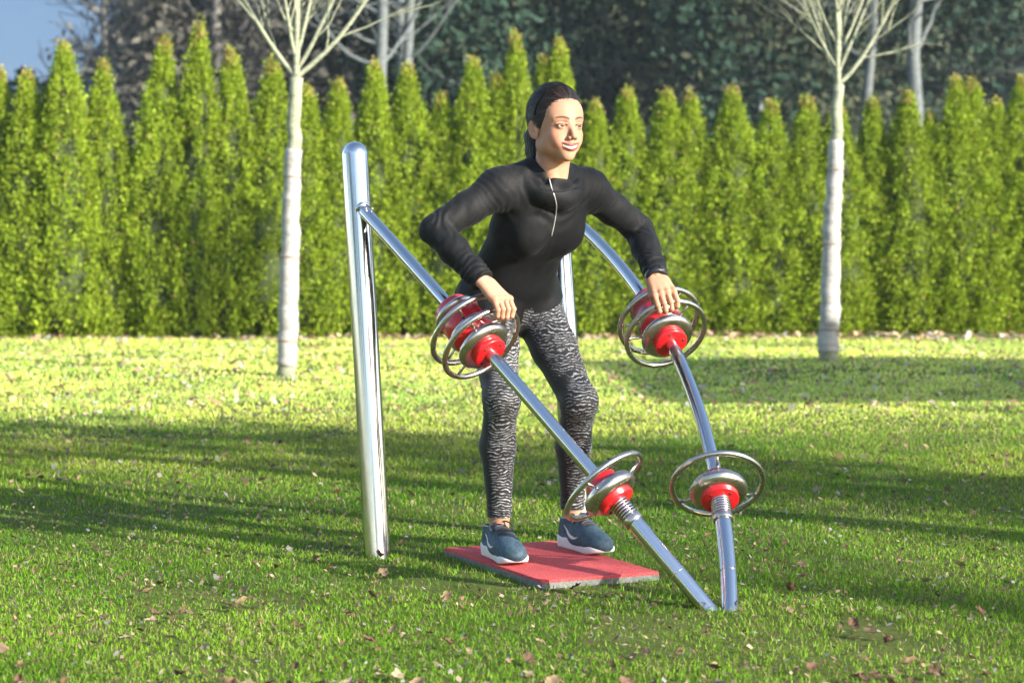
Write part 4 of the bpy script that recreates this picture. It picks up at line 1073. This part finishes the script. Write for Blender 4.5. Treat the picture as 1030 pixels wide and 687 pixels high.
for pts in ([(528, 118), (524, 135), (518, 149), (511, 158), (509, 164)], [(529, 128), (525, 143), (520, 152), (514, 157)], [(530, 135), (524, 150), (519, 160), (513, 168)]):
    P = [W(a, b_, 6.40) for a, b_ in pts]; Q = []
    for a, b_ in zip(P[:-1], P[1:]):
        for t in np.linspace(0, 1, 5, endpoint=False): Q.append(a*(1-t)+b_*t)
    Q = np.array(Q); 
    for _ in range(3): Q[1:-1] = (Q[:-2]+Q[1:-1]+Q[2:])/3
    strand(Q, .0011)
FF_ = [tuple(f) for a in ff for f in a.tolist()]
hair = mesh_obj('hair', np.vstack(vv), np.vstack(ff), M['hair'], parent=person)
# head band: a dark strip lying over the hair
hb = []
for t in np.linspace(-1.62, 1.62, 60):
    d = V3(math.sin(t)*.0825, 0, math.cos(t)*.102); yv = .030-.028*(1-math.cos(t)); s = math.sqrt(max(.05, 1-((yv+.017)/.100)**2)); hb.append(hw(d[0]*s, yv, .038+d[2]*s))
m = MB(); m.add(*tube(hb, .0030, 8)); m.build('headband', simple('black_elastic', (.004, .004, .005), .9, Specular_IOR_Level=.1), person).parent = hair

# ---------------------------------------------------------------- sky seen low over the trees
sm_, snt, sbs = nodes('low_sky'); em = snt.nodes.new('ShaderNodeEmission')
stc = snt.nodes.new('ShaderNodeTexCoord'); sx_ = snt.nodes.new('ShaderNodeSeparateXYZ'); snt.links.new(stc.outputs['Object'], sx_.inputs[0])
smr = snt.nodes.new('ShaderNodeMapRange'); smr.inputs['From Min'].default_value = 10; smr.inputs['From Max'].default_value = 150; snt.links.new(sx_.outputs['Z'], smr.inputs['Value'])
srp = ramp(snt, smr.outputs[0], [(0, (.135, .175, .215)), (.35, (.085, .135, .205)), (1, (.05, .10, .19))]); snt.links.new(srp.outputs[0], em.inputs[0])
snt.links.new(em.outputs[0], snt.nodes['Material Output'].inputs[0])
sa = np.linspace(math.radians(50), math.radians(130), 41); SV = np.array([(700*math.cos(t), 700*math.sin(t), z) for z in (-5, 60, 150, 230) for t in sa])
SF = [(r_*41+i, r_*41+i+1, (r_+1)*41+i+1, (r_+1)*41+i) for r_ in range(3) for i in range(40)]
tag(mesh_obj('sky', SV, SF, sm_), kind='structure')
# ---------------------------------------------------------------- air
hb_ = MB(); x0, x1, y0, y1, z0, z1 = -130, 130, -40, 185, -2, 21
hb_.add(np.array([(x, y, z) for z in (z0, z1) for x, y in ((x0, y0), (x1, y0), (x1, y1), (x0, y1))]), [(3, 2, 1, 0), (4, 5, 6, 7), (0, 1, 5, 4), (1, 2, 6, 5), (2, 3, 7, 6), (3, 0, 4, 7)])
hm = bpy.data.materials.new('pale_haze'); hm.use_nodes = True; hm.node_tree.nodes.clear()
pv = hm.node_tree.nodes.new('ShaderNodeVolumePrincipled'); mo = hm.node_tree.nodes.new('ShaderNodeOutputMaterial'); hm.node_tree.links.new(pv.outputs[0], mo.inputs['Volume'])
pv.inputs['Color'].default_value = (.78, .90, 1, 1); pv.inputs['Density'].default_value = .0005; pv.inputs['Anisotropy'].default_value = .2
tag(hb_.build('haze', hm, smooth=False), kind='stuff')
# ---------------------------------------------------------------- light, sky, camera
sun = bpy.data.lights.new('sun', 'SUN'); sun.energy = 5.0; sun.angle = math.radians(.6); sun.color = (1, .93, .82)
so = bpy.data.objects.new('sun', sun); COL.objects.link(so); so.rotation_euler = Vector(-SUND).to_track_quat('-Z', 'Y').to_euler(); so.location = (8, -8, 12)
w = bpy.data.worlds.new('World'); scene.world = w; w.use_nodes = True; nt = w.node_tree
sky = nt.nodes.new('ShaderNodeTexSky'); sky.sky_type = 'NISHITA'; sky.sun_disc = False
sky.sun_elevation = EL; sky.sun_rotation = math.atan2(SUN_AZ[0], SUN_AZ[1]); sky.altitude = 300; sky.ozone_density = 1; sky.dust_density = 1
nt.links.new(sky.outputs[0], nt.nodes['Background'].inputs[0]); nt.nodes['Background'].inputs[1].default_value = .13
cam = bpy.data.cameras.new('camera'); co = bpy.data.objects.new('camera', cam); COL.objects.link(co); scene.camera = co
co.location = (0, 0, HCAM); co.rotation_euler = (PI/2, 0, 0)
cam.sensor_width = 36; cam.lens = 36*FPX/1030; cam.shift_y = -(687/2-235)/1030; cam.clip_end = 3000; cam.clip_start = .05
#ZOOM#
cam.dof.use_dof = True; cam.dof.focus_distance = 6.35; cam.dof.aperture_fstop = 4.2
scene.view_settings.view_transform = 'Standard'; scene.view_settings.look = 'None'; scene.view_settings.exposure = 1.7; scene.view_settings.gamma = 1
scene.render.engine = 'CYCLES'
scene.render.resolution_x = 1024; scene.render.resolution_y = 682
